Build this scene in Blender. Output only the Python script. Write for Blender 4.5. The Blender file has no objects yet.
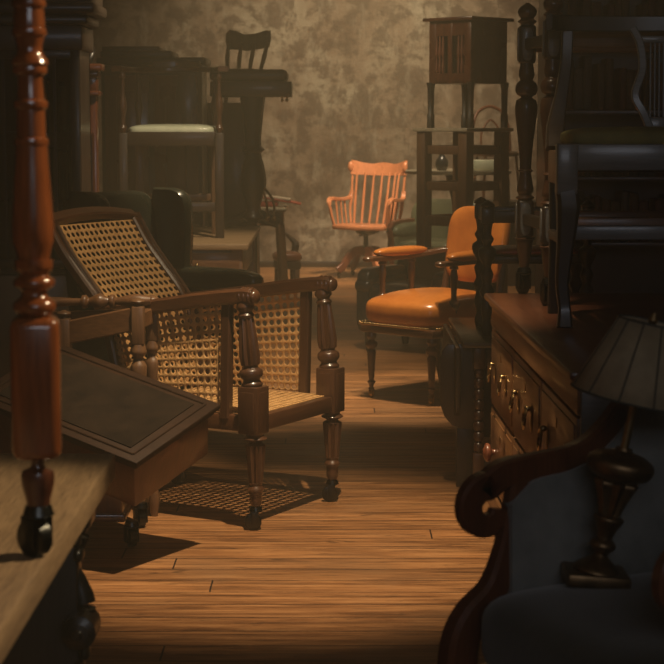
import bpy, bmesh, math, random
from mathutils import Vector, Matrix, Euler
random.seed(7)
PI = math.pi
sc = bpy.context.scene
COL = sc.collection
# ------------------------------------------------------------------ camera maths
F = 1800.0; CX = 332.0; CZ = 1.47; PITCH = math.atan(212/1800)
ca, sa = math.cos(PITCH), math.sin(PITCH)
def YF(py, z=0.0): return (CZ-z)/math.tan(PITCH+math.atan((py-332)/F))
def WX(px, Y, z): return (px-CX)/F*(Y*ca+(CZ-z)*sa)
def ZF(py, Y): return CZ-Y*math.tan(PITCH+math.atan((py-332)/F))
def G(px, py, z=0.0):
    Y = YF(py, z); return WX(px, Y, z), Y
# ------------------------------------------------------------------ mesh builder
def TR(c=(0,0,0), rot=(0,0,0)): return Matrix.Translation(Vector(c)) @ Euler(rot).to_matrix().to_4x4()
class MB:
    def __init__(s): s.bm = bmesh.new()
    def add(s, vs, fs, m=None):
        bv = [s.bm.verts.new((m @ Vector(v)) if m is not None else Vector(v)) for v in vs]
        for f in fs:
            try: s.bm.faces.new([bv[i] for i in f])
            except ValueError: pass
        return bv
    def box(s, c, size, rot=(0,0,0), bev=0.0, seg=2, m=None):
        t = bmesh.new(); bmesh.ops.create_cube(t, size=1.0)
        for v in t.verts: v.co = Vector((v.co.x*size[0], v.co.y*size[1], v.co.z*size[2]))
        if bev > 0: bmesh.ops.bevel(t, geom=t.edges[:], offset=min(bev, min(size)*0.49), segments=seg, affect='EDGES', profile=0.5)
        M = TR(c, rot)
        if m is not None: M = m @ M
        t.verts.index_update()
        s.add([v.co.copy() for v in t.verts], [[v.index for v in f.verts] for f in t.faces], M); t.free(); return s
    def lathe(s, prof, c=(0,0,0), rot=(0,0,0), seg=20, flute=None, m=None, phase=0.0, cap=True):
        # prof: (z, r) bottom to top; flute = (count, depth, z0, z1)
        if flute: seg = flute[0]*4
        if flute:
            z0, z1 = flute[2], flute[3]; q = []
            for k in range(len(prof)-1):
                q.append(prof[k])
            q.append(prof[-1]); prof = q
        vs, fs = [], []
        for (z, r) in prof:
            for i in range(seg):
                a = 2*PI*i/seg+phase; rr = r
                if flute and flute[2]-1e-6 <= z <= flute[3]+1e-6: rr = r*(1-flute[1]*(0.5-0.5*math.cos(flute[0]*a)))
                vs.append((rr*math.cos(a), rr*math.sin(a), z))
        n = len(prof)
        for k in range(n-1):
            for i in range(seg):
                j = (i+1) % seg
                fs.append((k*seg+i, k*seg+j, (k+1)*seg+j, (k+1)*seg+i))
        if cap:
            fs.append(tuple(range(seg))[::-1]); fs.append(tuple((n-1)*seg+i for i in range(seg)))
        M = TR(c, rot)
        if m is not None: M = m @ M
        s.add(vs, fs, M); return s
    def tube(s, pts, r, seg=10, smooth=0, flat=None, up=(0,0,1), m=None):
        # flat=(w,h): rectangular rounded section instead of a round one
        P = [Vector(p) for p in pts]; R = r if isinstance(r, (list, tuple)) else [r]*len(P)
        if smooth:
            NP, NR = [], []
            for i in range(len(P)-1):
                p0 = P[max(i-1,0)]; p1 = P[i]; p2 = P[i+1]; p3 = P[min(i+2, len(P)-1)]
                for k in range(smooth):
                    t = k/smooth
                    NP.append(0.5*((2*p1)+(p2-p0)*t+(2*p0-5*p1+4*p2-p3)*t*t+(3*p1-p0-3*p2+p3)*t**3)); NR.append(R[i]*(1-t)+R[i+1]*t)
            NP.append(P[-1]); NR.append(R[-1]); P, R = NP, NR
        vs, fs = [], []
        upv = Vector(up)
        for i, p in enumerate(P):
            d = (P[min(i+1, len(P)-1)]-P[max(i-1, 0)]).normalized()
            a = d.cross(upv)
            if a.length < 1e-3: a = d.cross(Vector((1,0,0)))
            a.normalize(); b = a.cross(d).normalized()
            if flat:
                w, h = flat[0]/2*R[i], flat[1]/2*R[i]; c_ = min(w, h)*0.35
                sec = [(w,-h+c_),(w,h-c_),(w-c_,h),(-w+c_,h),(-w,h-c_),(-w,-h+c_),(-w+c_,-h),(w-c_,-h)]
            else: sec = [(R[i]*math.cos(2*PI*k/seg), R[i]*math.sin(2*PI*k/seg)) for k in range(seg)]
            for (x, y) in sec: vs.append(p+a*x+b*y)
        n = len(sec)
        for i in range(len(P)-1):
            for k in range(n):
                j = (k+1) % n
                fs.append((i*n+k, i*n+j, (i+1)*n+j, (i+1)*n+k))
        fs.append(tuple(range(n))[::-1]); fs.append(tuple((len(P)-1)*n+k for k in range(n)))
        s.add(vs, fs, m); return s
    def prism(s, pts, th, c=(0,0,0), rot=(0,0,0), bev=0.0, m=None):
        # outline in local xz, thickness along y
        t = bmesh.new()
        f = t.faces.new([t.verts.new((p[0], -th/2, p[1])) for p in pts])
        r = bmesh.ops.extrude_face_region(t, geom=[f])
        for v in [g for g in r['geom'] if isinstance(g, bmesh.types.BMVert)]: v.co.y += th
        if bev > 0:
            es = [e for e in t.edges if abs(e.verts[0].co.y-e.verts[1].co.y) < 1e-6]
            bmesh.ops.bevel(t, geom=es, offset=bev, segments=2, affect='EDGES', profile=0.5)
        bmesh.ops.triangulate(t, faces=[f for f in t.faces if len(f.verts) > 8])
        M = TR(c, rot)
        if m is not None: M = m @ M
        t.verts.index_update()
        s.add([v.co.copy() for v in t.verts], [[v.index for v in f.verts] for f in t.faces], M); t.free(); return s
    def pillow(s, c, size, rot=(0,0,0), e1=0.45, e2=0.35, nu=18, nv=32, m=None, fn=None):
        # super-ellipsoid cushion
        sg = lambda v, e: math.copysign(abs(v)**e, v)
        vs, fs = [], []
        for i in range(nu+1):
            ph = -PI/2+PI*i/nu
            for j in range(nv):
                th = 2*PI*j/nv
                v = Vector((sg(math.cos(ph), e1)*sg(math.cos(th), e2)*size[0]/2, sg(math.cos(ph), e1)*sg(math.sin(th), e2)*size[1]/2, sg(math.sin(ph), e1)*size[2]/2))
                if fn: v = Vector(fn(v))
                vs.append(v)
        for i in range(nu):
            for j in range(nv):
                k = (j+1) % nv
                fs.append((i*nv+j, i*nv+k, (i+1)*nv+k, (i+1)*nv+j))
        M = TR(c, rot)
        if m is not None: M = m @ M
        s.add(vs, fs, M); return s
    def ball(s, c, r, m=None, seg=16):
        rr = r if isinstance(r, (tuple, list)) else (r, r, r)
        return s.pillow(c, (rr[0]*2, rr[1]*2, rr[2]*2), e1=1, e2=1, nu=10, nv=seg, m=m)
    def grid(s, fn, nu, nv, th=0.02):
        # closed sheet following fn(u,v) -> point, thickened along its normal
        P = [[Vector(fn(i/nu, j/nv)) for j in range(nv+1)] for i in range(nu+1)]
        vs = []; fs = []
        for side in (1, -1):
            for i in range(nu+1):
                for j in range(nv+1):
                    du = P[min(i+1, nu)][j]-P[max(i-1, 0)][j]; dv = P[i][min(j+1, nv)]-P[i][max(j-1, 0)]
                    n = du.cross(dv).normalized(); vs.append(P[i][j]+n*th/2*side)
        o = (nu+1)*(nv+1); I = lambda i, j: i*(nv+1)+j
        for i in range(nu):
            for j in range(nv):
                fs.append((I(i,j), I(i+1,j), I(i+1,j+1), I(i,j+1))); fs.append(tuple(o+k for k in (I(i,j), I(i,j+1), I(i+1,j+1), I(i+1,j))))
        for i in range(nu):
            for j in (0, nv):
                fs.append((I(i,j), I(i+1,j), o+I(i+1,j), o+I(i,j)))
        for j in range(nv):
            for i in (0, nu):
                fs.append((I(i,j), I(i,j+1), o+I(i,j+1), o+I(i,j)))
        s.add(vs, fs); return s
    def cane(s, fn, L1, L2, pitch=0.032, a=0.33, strand=True):
        # woven cane sheet with real octagonal openings; fn(u,v in 0..1) -> point
        n1 = max(2, round(L1/pitch)); n2 = max(2, round(L2/pitch)); t = a*math.tan(PI/8); key = {}
        def V(u, v):
            k = (round(u*1000), round(v*1000))
            if k not in key: key[k] = s.bm.verts.new(Vector(fn(u/n1, v/n2)))
            return key[k]
        O = [(a,-t),(a,t),(t,a),(-t,a),(-a,t),(-a,-t),(-t,-a),(t,-a)]
        S = [(.5,-t),(.5,t),(t,.5),(-t,.5),(-.5,t),(-.5,-t),(-t,-.5),(t,-.5)]
        Cn = [(.5,.5),(-.5,.5),(-.5,-.5),(.5,-.5)]
        for i in range(n1):
            for j in range(n2):
                cu, cv = i+.5, j+.5
                o = [V(cu+x, cv+y) for x, y in O]; q = [V(cu+x, cv+y) for x, y in S]; c = [V(cu+x, cv+y) for x, y in Cn]
                for k in range(4):
                    s.bm.faces.new((o[2*k], q[2*k], q[2*k+1], o[2*k+1]))
                    s.bm.faces.new((o[2*k+1], q[2*k+1], c[k], q[(2*k+2) % 8], o[(2*k+2) % 8]))
        return s
def fin(mb, name, mat, parent=None, sharp=0.6, solid=0.0, label=None):
    bm = mb.bm if isinstance(mb, MB) else mb
    bmesh.ops.recalc_face_normals(bm, faces=bm.faces[:])
    for f in bm.faces: f.smooth = True
    for e in bm.edges:
        if len(e.link_faces) == 2 and e.calc_face_angle(0) > sharp: e.smooth = False
    me = bpy.data.meshes.new(name); bm.to_mesh(me); bm.free()
    me.materials.append(mat)
    o = bpy.data.objects.new(name, me); COL.objects.link(o)
    if parent is not None: o.parent = parent
    if solid:
        md = o.modifiers.new('solid', 'SOLIDIFY'); md.thickness = solid; md.offset = 0
    if label: o['label'] = label
    return o
def tag(o, label, cat, group=None, kind=None):
    o['label'] = label; o['category'] = cat
    if group: o['group'] = group
    if kind: o['kind'] = kind
    return o
def thing(name, loc, rz, label, cat, group=None, rot=None):
    o = bpy.data.objects.new(name, None); COL.objects.link(o); o.empty_display_size = 0.1
    o.location = loc; o.rotation_euler = rot if rot else (0, 0, rz)
    return tag(o, label, cat, group)
def struct(name, mb, mat):
    o = fin(mb, name, mat); o['kind'] = 'structure'; return o
# ------------------------------------------------------------------ materials
def newmat(name):
    m = bpy.data.materials.new(name); m.use_nodes = True
    nt = m.node_tree; b = nt.nodes['Principled BSDF']; return m, nt, b
def nd(nt, typ, **kw):
    n = nt.nodes.new(typ)
    for k, v in kw.items():
        if k in n.inputs.keys(): n.inputs[k].default_value = v
        else: setattr(n, k, v)
    return n
def ramp(nt, fac, stops):
    r = nt.nodes.new('ShaderNodeValToRGB'); e = r.color_ramp.elements
    while len(e) < len(stops): e.new(0.5)
    for i, (p, c) in enumerate(stops):
        e[i].position = p; e[i].color = (*c, 1)
    nt.links.new(fac, r.inputs[0]); return r.outputs[0]
def mixc(nt, f, a, b, mode='MIX'):
    n = nt.nodes.new('ShaderNodeMix'); n.data_type = 'RGBA'; n.blend_type = mode
    for s_, v in ((0, f), (6, a), (7, b)):
        if isinstance(v, (int, float)): n.inputs[s_].default_value = v
        elif isinstance(v, tuple): n.inputs[s_].default_value = (*v, 1)
        else: nt.links.new(v, n.inputs[s_])
    return n.outputs[2]
def noise(nt, coord, scale, detail=4, rough=0.55, stretch=None, out='Fac', dist=0.0):
    src = coord
    if stretch:
        mp = nt.nodes.new('ShaderNodeMapping'); mp.inputs['Scale'].default_value = stretch
        nt.links.new(coord, mp.inputs[0]); src = mp.outputs[0]
    n = nt.nodes.new('ShaderNodeTexNoise'); n.inputs['Scale'].default_value = scale; n.inputs['Detail'].default_value = detail
    n.inputs['Roughness'].default_value = rough; n.inputs['Distortion'].default_value = dist
    nt.links.new(src, n.inputs['Vector']); return n.outputs[out]
def bump(nt, b, h, strength=0.2, dist=0.01):
    n = nt.nodes.new('ShaderNodeBump'); n.inputs['Strength'].default_value = strength; n.inputs['Distance'].default_value = dist
    nt.links.new(h, n.inputs['Height']); nt.links.new(n.outputs[0], b.inputs['Normal'])
def wood(name, c1, c2, rough=0.35, axis='z', scale=9, coat=0.25, bmp=0.12):
    m, nt, b = newmat(name)
    tc = nt.nodes.new('ShaderNodeTexCoord').outputs['Object']
    st = {'x': (.12, 1.6, 1.6), 'y': (1.6, .12, 1.6), 'z': (1.6, 1.6, .12)}[axis]
    g = noise(nt, tc, scale, 6, .65, st, dist=.6)
    f = noise(nt, tc, scale*9, 3, .6, st)
    big = noise(nt, tc, 2.5, 3, .5)
    c = ramp(nt, g, [(.3, c2), (.7, c1)])
    c = mixc(nt, .35, c, ramp(nt, f, [(.35, tuple(x*.55 for x in c2)), (.65, c1)]))
    c = mixc(nt, ramp(nt, big, [(.35, (0,0,0)), (.7, (1,1,1))]), c, mixc(nt, .35, c, c2))
    nt.links.new(c, b.inputs['Base Color'])
    r = nt.nodes.new('ShaderNodeMapRange'); r.inputs['To Min'].default_value = rough*.7; r.inputs['To Max'].default_value = min(1, rough*1.35)
    nt.links.new(big, r.inputs[0]); nt.links.new(r.outputs[0], b.inputs['Roughness'])
    b.inputs['Coat Weight'].default_value = coat; b.inputs['Coat Roughness'].default_value = .15
    bump(nt, b, f, bmp, .004); return m
def soft(name, c1, c2, rough=.4, scale=6, fine=160, bmp=.15, coat=0.0, sheen=0.0):
    m, nt, b = newmat(name)
    tc = nt.nodes.new('ShaderNodeTexCoord').outputs['Object']
    g = noise(nt, tc, scale, 5, .6); f = noise(nt, tc, fine, 2, .6)
    nt.links.new(ramp(nt, g, [(.3, c2), (.68, c1)]), b.inputs['Base Color'])
    b.inputs['Roughness'].default_value = rough; b.inputs['Coat Weight'].default_value = coat
    b.inputs['Coat Roughness'].default_value = .2; b.inputs['Sheen Weight'].default_value = sheen
    bump(nt, b, f, bmp, .003)
    if rough > .8: b.inputs['Specular IOR Level'].default_value = .12
    return m
def metal(name, c, rough=.3):
    m, nt, b = newmat(name)
    tc = nt.nodes.new('ShaderNodeTexCoord').outputs['Object']
    g = noise(nt, tc, 30, 3)
    nt.links.new(ramp(nt, g, [(.3, tuple(x*.5 for x in c)), (.7, c)]), b.inputs['Base Color'])
    b.inputs['Metallic'].default_value = 1; b.inputs['Roughness'].default_value = rough; return m
M = {}
M['mahog'] = wood('mahogany', (.15,.045,.018), (.05,.014,.006), .28, coat=.5)
M['mahog_red'] = wood('red mahogany', (.34,.095,.024), (.13,.034,.009), .2, coat=.8)
M['walnut'] = wood('walnut', (.11,.045,.02), (.04,.016,.008), .33, coat=.4)
M['walnut_x'] = wood('walnut rail', (.12,.05,.022), (.045,.018,.009), .33, 'x', coat=.4)
M['walnut_y'] = wood('walnut arm', (.14,.055,.022), (.05,.02,.01), .3, 'y', coat=.4)
M['oak'] = wood('brown oak', (.20,.10,.045), (.10,.045,.02), .45, coat=.15)
M['oak_x'] = wood('brown oak rail', (.22,.10,.04), (.10,.042,.017), .42, 'x', coat=.2)
M['chestwood'] = wood('chest drawer wood', (.30,.14,.05), (.13,.055,.02), .38, 'y', 7, coat=.3)
M['chesttop'] = wood('chest top wood', (.15,.05,.02), (.06,.018,.008), .32, 'y', 6, coat=.25)
M['dark'] = wood('dark oak', (.045,.026,.015), (.018,.010,.007), .4, coat=.25)
M['black'] = wood('ebonised wood', (.022,.016,.012), (.008,.006,.005), .4, coat=.15)
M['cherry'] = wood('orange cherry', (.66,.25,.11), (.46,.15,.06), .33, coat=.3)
M['paleoak'] = wood('pale scrubbed oak', (.42,.27,.14), (.15,.09,.045), .6, 'y', 14, coat=.0, bmp=.3)
M['paletop'] = wood('worn pine top', (.36,.24,.13), (.18,.11,.06), .5, 'x', 8, coat=.0, bmp=.3)
M['greytop'] = wood('pale waxed and lit top', (.55,.48,.36), (.36,.30,.20), .3, 'x', coat=.3)
M['greywood'] = wood('plain grey wood', (.17,.165,.16), (.09,.085,.08), .4, 'x', coat=.3)  # even grey for some rails, blocks, ovals, splat and end framing
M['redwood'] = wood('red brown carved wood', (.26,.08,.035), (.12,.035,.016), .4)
M['orange'] = soft('tan leather', (.58,.20,.036), (.34,.10,.018), .3, 5, 140, .12, .4)
M['green'] = soft('green leather', (.058,.064,.042), (.034,.038,.027), .27, 5, 120, .12, .5)
M['green2'] = soft('pale green leather', (.16,.17,.10), (.09,.10,.06), .4, 5, 120, .12, .3)
M['tub'] = soft('dark blue leather', (.02,.024,.028), (.012,.013,.015), .35, 5, 120, .12, .3)
M['blue'] = soft('blue grey upholstery', (.20,.20,.185), (.12,.122,.115), .85, 9, 240, .5, 0, .3)
M['seatgreen'] = soft('drab green upholstery', (.040,.036,.022), (.022,.020,.013), .85, 9, 240, .5, 0, .3)
M['yellow'] = soft('olive seat fabric', (.24,.20,.06), (.14,.12,.04), .8, 9, 240, .4)
M['satin'] = soft('pale green satin', (.60,.62,.48), (.42,.46,.34), .3, 9, 60, .4)
M['brownl'] = soft('brown leather', (.30,.10,.05), (.18,.06,.03), .35, 5, 120, .12, .4)
M['redl'] = soft('red leather', (.40,.05,.03), (.25,.03,.02), .35, 5, 120, .12, .3)
M['lid'] = wood('dark lid wood', (.045,.021,.011), (.02,.010,.006), .6, 'x', coat=0)
M['lid'].node_tree.nodes['Principled BSDF'].inputs['Specular IOR Level'].default_value = .12
M['topl'] = soft('dark tooled leather', (.026,.016,.010), (.010,.007,.005), .95, 8, 120, .2)
M['shade'] = soft('aged parchment shade', (.30,.23,.135), (.17,.125,.07), .8, 14, 90, .3)
M['seam'] = soft('dark shade seam', (.03,.028,.02), (.02,.018,.014), .8)
M['cane'] = soft('woven cane', (.72,.41,.165), (.45,.24,.085), .5, 30, 380, .6)
M['brass'] = metal('aged brass', (.50,.34,.16), .3)
M['iron'] = metal('black iron', (.07,.07,.065), .3)
M['bronze'] = metal('dark bronze', (.26,.16,.08), .45)
M['fret'] = soft('dark recess', (.012,.010,.008), (.008,.007,.006), .7)
M['paper'] = soft('cream paper', (.6,.5,.38), (.5,.4,.3), .7)
M['redcl'] = soft('faded red cloth', (.50,.10,.06), (.35,.06,.04), .6)
def mat_floor():
    m, nt, b = newmat('old floorboards'); L = nt.links
    tc = nt.nodes.new('ShaderNodeTexCoord').outputs['Object']
    br = nt.nodes.new('ShaderNodeTexBrick'); br.offset = 0; br.offset_frequency = 2
    br.inputs['Scale'].default_value = 1; br.inputs['Brick Width'].default_value = 3.6; br.inputs['Row Height'].default_value = .145
    br.inputs['Mortar Size'].default_value = .0028; br.inputs['Mortar Smooth'].default_value = .1; br.inputs['Bias'].default_value = 0
    br.inputs['Color1'].default_value = (0,0,0,1); br.inputs['Color2'].default_value = (1,1,1,1); br.inputs['Mortar'].default_value = (.5,.5,.5,1)
    sep = nt.nodes.new('ShaderNodeSeparateXYZ'); L.new(tc, sep.inputs[0])
    dv = nt.nodes.new('ShaderNodeMath'); dv.operation = 'DIVIDE'; dv.inputs[1].default_value = .145; L.new(sep.outputs[1], dv.inputs[0])
    fl = nt.nodes.new('ShaderNodeMath'); fl.operation = 'FLOOR'; L.new(dv.outputs[0], fl.inputs[0])
    wn = nt.nodes.new('ShaderNodeTexWhiteNoise'); wn.noise_dimensions = '1D'; L.new(fl.outputs[0], wn.inputs['W'])
    mx = nt.nodes.new('ShaderNodeMath'); mx.operation = 'MULTIPLY_ADD'; mx.inputs[1].default_value = 3.6; L.new(wn.outputs['Value'], mx.inputs[0]); L.new(sep.outputs[0], mx.inputs[2])
    cb = nt.nodes.new('ShaderNodeCombineXYZ'); L.new(mx.outputs[0], cb.inputs[0]); L.new(sep.outputs[1], cb.inputs[1])
    L.new(cb.outputs[0], br.inputs['Vector'])
    # shift the grain from board to board
    add = nt.nodes.new('ShaderNodeVectorMath'); add.operation = 'MULTIPLY_ADD'; add.inputs[1].default_value = (9,5,3)
    L.new(wn.outputs['Color'], add.inputs[0]); L.new(tc, add.inputs[2])
    g = noise(nt, add.outputs[0], 5, 7, .72, (.30, 5, 1), dist=.8)
    f = noise(nt, add.outputs[0], 7, 5, .75, (.35, 5, 1), dist=.3)
    k_ = noise(nt, add.outputs[0], 4, 4, .7, (.9, 4.5, 1), dist=1.5)
    w = noise(nt, tc, 1.6, 5, .6)
    c = ramp(nt, g, [(.36, (.085,.036,.013)), (.49, (.27,.115,.040)), (.62, (.42,.205,.080))])
    c = mixc(nt, .5, c, ramp(nt, f, [(.40, (.055,.026,.011)), (.50, (.28,.125,.045)), (.60, (.50,.26,.11))]))
    c = mixc(nt, ramp(nt, k_, [(.60, (0,0,0)), (.68, (.75,.75,.75))]), c, (.06,.028,.012))
    c = mixc(nt, .75, c, ramp(nt, br.outputs['Color'], [(0, (.70,.66,.62)), (1, (1.2,1.12,1.05))]), 'MULTIPLY')
    c = mixc(nt, ramp(nt, w, [(.5, (0,0,0)), (.72, (.45,.45,.45))]), c, (.27,.15,.075))
    c = mixc(nt, br.outputs['Fac'], c, (.012,.007,.004))
    L.new(c, b.inputs['Base Color'])
    L.new(ramp(nt, g, [(.2, (.35,.35,.35)), (.8, (.6,.6,.6))]), b.inputs['Roughness'])
    h = nt.nodes.new('ShaderNodeMath'); h.operation = 'SUBTRACT'; L.new(f, h.inputs[0]); L.new(br.outputs['Fac'], h.inputs[1])
    bump(nt, b, h.outputs[0], .35, .004); return m
def mat_wall(name='mottled old plaster'):
    m, nt, b = newmat(name); L = nt.links
    tc = nt.nodes.new('ShaderNodeTexCoord').outputs['Object']
    a = noise(nt, tc, 1.5, 8, .65, dist=.3); p = noise(nt, tc, 4.6, 11, .74, (1,1,1.1), dist=.2); s_ = noise(nt, tc, 9, 6, .7, (1,1,.35))
    c = ramp(nt, a, [(.35, (.15,.10,.065)), (.5, (.22,.16,.11)), (.65, (.31,.26,.19))])
    c = mixc(nt, ramp(nt, p, [(.46, (0,0,0)), (.54, (.85,.85,.85))]), c, (.09,.06,.04))
    c = mixc(nt, ramp(nt, s_, [(.52, (0,0,0)), (.66, (.45,.45,.45))]), c, (.36,.31,.235))
    L.new(c, b.inputs['Base Color']); b.inputs['Roughness'].default_value = .85
    bump(nt, b, p, .6, .03); return m
M['floor'] = mat_floor(); M['wall'] = mat_wall()
M['glass'] = newmat('old cabinet glass')[0]
_b = M['glass'].node_tree.nodes['Principled BSDF']; _b.inputs['Transmission Weight'].default_value = 1; _b.inputs['Roughness'].default_value = .03; _b.inputs['IOR'].default_value = 1.1; _b.inputs['Base Color'].default_value = (.8,.85,.8,1)
BOOK = [soft('book cloth %s' % n, c, tuple(x*.6 for x in c), .7) for n, c in (('green', (.045,.06,.025)), ('olive', (.07,.07,.03)), ('brown', (.07,.035,.02)), ('maroon', (.08,.02,.015)), ('grey', (.06,.06,.055)))]
# ------------------------------------------------------------------ setting
WALLY = YF(267.0)
struct('floor', MB().box((0, 8.5, -.05), (7.4, 21.5, .1)), M['floor'])
struct('ceiling', MB().box((0, 8.5, 4.25), (7.4, 21.5, .1)), M['wall'])
struct('wall_back', MB().box((0, WALLY+.1, 2.1), (7.4, .2, 4.4)), M['wall'])
struct('wall_left', MB().box((-3.1, 8.5, 2.1), (.2, 21, 4.4)), M['wall'])
struct('wall_right', MB().box((3.1, 8.5, 2.1), (.2, 21, 4.4)), M['wall'])
struct('wall_front', MB().box((0, -2.1, 2.1), (7.4, .2, 4.4)), M['wall'])
struct('baseboard_back', MB().box((0, WALLY-.012, .03), (6.0, .024, .06), bev=.006), M['dark'])
# ------------------------------------------------------------------ shared small builders
def sm(prof, n=5):
    # round out a turning profile given as (z, r)
    out = []
    for i in range(len(prof)-1):
        p0, p1, p2, p3 = prof[max(i-1,0)], prof[i], prof[i+1], prof[min(i+2, len(prof)-1)]
        for k in range(n):
            t = k/n
            r = 0.5*(2*p1[1]+(p2[1]-p0[1])*t+(2*p0[1]-5*p1[1]+4*p2[1]-p3[1])*t*t+(3*p1[1]-p0[1]-3*p2[1]+p3[1])*t**3)
            out.append((p1[0]+(p2[0]-p1[0])*t, max(.003, r)))
    out.append(prof[-1]); return out
def caster(parent, x, y, z0, h, rz=0, mat='iron', w=None):
    # wheel of height about 0.62h under a forked swivel, bottom at z0
    c = MB(); r = h*.36
    c.lathe([(-.16*h, r*.75), (-.13*h, r), (.13*h, r), (.16*h, r*.75)], rot=(0, PI/2, 0), c=(0, .12*h, r), seg=22)
    m = TR((x, y, z0), (0, 0, rz))
    for v in c.bm.verts: v.co = m @ v.co
    o = fin(c, 'caster', M[mat], parent)
    k = MB()
    for s_ in (-1, 1): k.box((s_*.22*h, .06*h, h*.5), (.06*h, .34*h, .62*h), bev=.01*h, m=m)
    k.lathe([(.76*h, .2*h), (.82*h, .3*h), (h, .24*h), (h*1.02, .2*h)], m=m, seg=16)
    fin(k, 'caster_fork', M['brass' if mat == 'brass' else 'iron'], o)
    return o
def beads(z0, z1, n, r, neck):
    p = []
    for i in range(n):
        a = z0+(z1-z0)*i/n; h = (z1-z0)/n
        for k in range(7):
            t = k/7; p.append((a+h*t, neck+(r-neck)*math.sin(PI*t)**.6 if t else neck))
    p.append((z1, neck)); return p
# ------------------------------------------------------------------ 1 cane bergere armchair
def cane_chair():
    n = G(255, 530); f = G(333, 501)
    d = Vector((f[0]-n[0], f[1]-n[1])); W = .56; th = math.atan2(d.y, d.x)
    mid = ((n[0]+f[0])/2, (n[1]+f[1])/2)
    R = thing('cane_armchair', (mid[0], mid[1], 0), th, 'dark walnut library armchair with cane back, sides and seat on turned fluted legs', 'chair')
    hw = W/2
    def side_y(z):
        pts = [(.36, .56), (.42, .58), (.62, .625), (.74, .66), (.80, .695), (.87, .76), (.96, .84), (1.09, .925)]
        for i in range(len(pts)-1):
            if pts[i][0] <= z <= pts[i+1][0]:
                t = (z-pts[i][0])/(pts[i+1][0]-pts[i][0]); return pts[i][1]*(1-t)+pts[i+1][1]*t
        return pts[-1][1]
    for s_ in (-1, 1):
        x = s_*hw
        l = MB()
        l.lathe(sm([(.085,.016),(.10,.022),(.14,.024),(.15,.032),(.165,.023),(.175,.027)],3), (x, 0, 0), seg=22)
        l.lathe([(.175,.026),(.24,.032),(.30,.037),(.312,.037)], (x,0,0), flute=(10,.22,.17,.32))
        l.lathe(sm([(.312,.036),(.322,.022),(.334,.043),(.345,.030),(.36,.034)],4), (x,0,0), seg=22)
        fin(l, 'leg', M['walnut'], R)
        caster(R, x, 0, 0, .085, .6, 'iron')
        b = MB().box((x, .008, .438), (.084, .084, .172), bev=.006)
        b.box((x, -.034, .438), (.054, .006, .135), bev=.002); b.box((x-.042, .008, .438), (.006, .054, .135), bev=.002); b.box((x+.042, .008, .438), (.006, .054, .135), bev=.002)
        fin(b, 'corner_block', M['walnut'], R)
        p = MB(); pm = (x, .012, .517); pr = (-.095, 0, 0)
        p.lathe(sm([(0,.034),(.013,.039),(.028,.030),(.043,.042),(.063,.041),(.075,.027),(.083,.032)],4), pm, pr, seg=22)
        p.lathe([(.083,.035),(.113,.039),(.183,.034),(.243,.028),(.251,.027)], pm, pr, flute=(10,.2,.07,.26))
        p.lathe(sm([(.251,.025),(.261,.031),(.273,.023),(.288,.033),(.31,.028)],4), pm, pr, seg=22)
        fin(p, 'arm_post', M['walnut'], R)
        a = MB().tube([(x,.005,.845),(x,.05,.846),(x,.2,.828),(x,.42,.792),(x*.99,.68,.752)], [.95,1,1,1,1.05], flat=(.06,.054), smooth=5)
        for yy in (.012, .030, .048): a.lathe([(-.006,.029),(0,.033),(.006,.029)], (x, yy, .846), (PI/2,0,0), 18)
        a.ball((x,.0,.845), (.028,.018,.026))
        fin(a, 'arm', M['walnut_y'], R)
        # panel frame
        fr = MB()
        fr.tube([(x,.125,.40),(x,.12,.60),(x,.115,.835)], 1, flat=(.036,.040), smooth=4)
        fin(fr, 'side_stile', M['walnut'], R)
        cp = MB().cane(lambda u, v, x=x: (x, .13+(side_y(.42+.38*v)-.14)*u, .42+v*(.395-.085*u)), .5, .39)
        fin(cp, 'side_cane', M['cane'], R, solid=.003, label='woven cane side panel')
        sr = MB().box((x*.985, .30, .385), (.034, .54, .058), bev=.006)
        fin(sr, 'side_rail', M['walnut_y'], R)
        st = MB().tube([(x*.97, side_y(z), z) for z in (.36,.42,.55,.68,.78,.87,.97,1.09)], 1, flat=(.036,.062), smooth=4, up=(1,0,0))
        st2 = [(x*.97-s_*0.0, side_y(z)-.03, z) for z in (.45,.6,.75,.87,.97,1.07)]
        st.tube(st2, .007, seg=8, smooth=4)
        fin(st, 'back_stile', M['walnut'], R)
        bl = MB().tube([(x*.95,.565,.38),(x*.93,.60,.22),(x*.95,.70,.085)], [1,.85,.6], flat=(.048,.05), smooth=5, up=(1,0,0))
        fin(bl, 'leg', M['walnut'], R)
        caster(R, x*.95, .70, 0, .085, .3, 'iron')
    fin(MB().box((0, 0, .388), (W-.06, .046, .058), bev=.006), 'front_rail', M['walnut_x'], R)
    fin(MB().box((0, .565, .388), (W-.06, .046, .058), bev=.006), 'rear_rail', M['walnut_x'], R)
    fin(MB().cane(lambda u, v: ((u-.5)*(W-.035), .01+.55*v, .418-.006*math.sin(PI*u)*math.sin(PI*v)), W, .55), 'seat', M['cane'], R, solid=.003, label='woven cane seat')
    fin(MB().tube([(-hw*.97,.925,1.085),(-hw*.5,.935,1.10),(0,.94,1.105),(hw*.5,.935,1.10),(hw*.97,.925,1.085)], 1, flat=(.055,.036), smooth=4, up=(0,-.5,1)), 'top_rail', M['walnut_x'], R)
    fin(MB().cane(lambda u, v: ((u-.5)*(W-.06), side_y(.43+.64*v)-.005+.012*math.sin(PI*u), .43+.64*v), .5, .80), 'backrest', M['cane'], R, solid=.003, label='woven cane back panel')
    return R
cane_chair()
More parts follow.
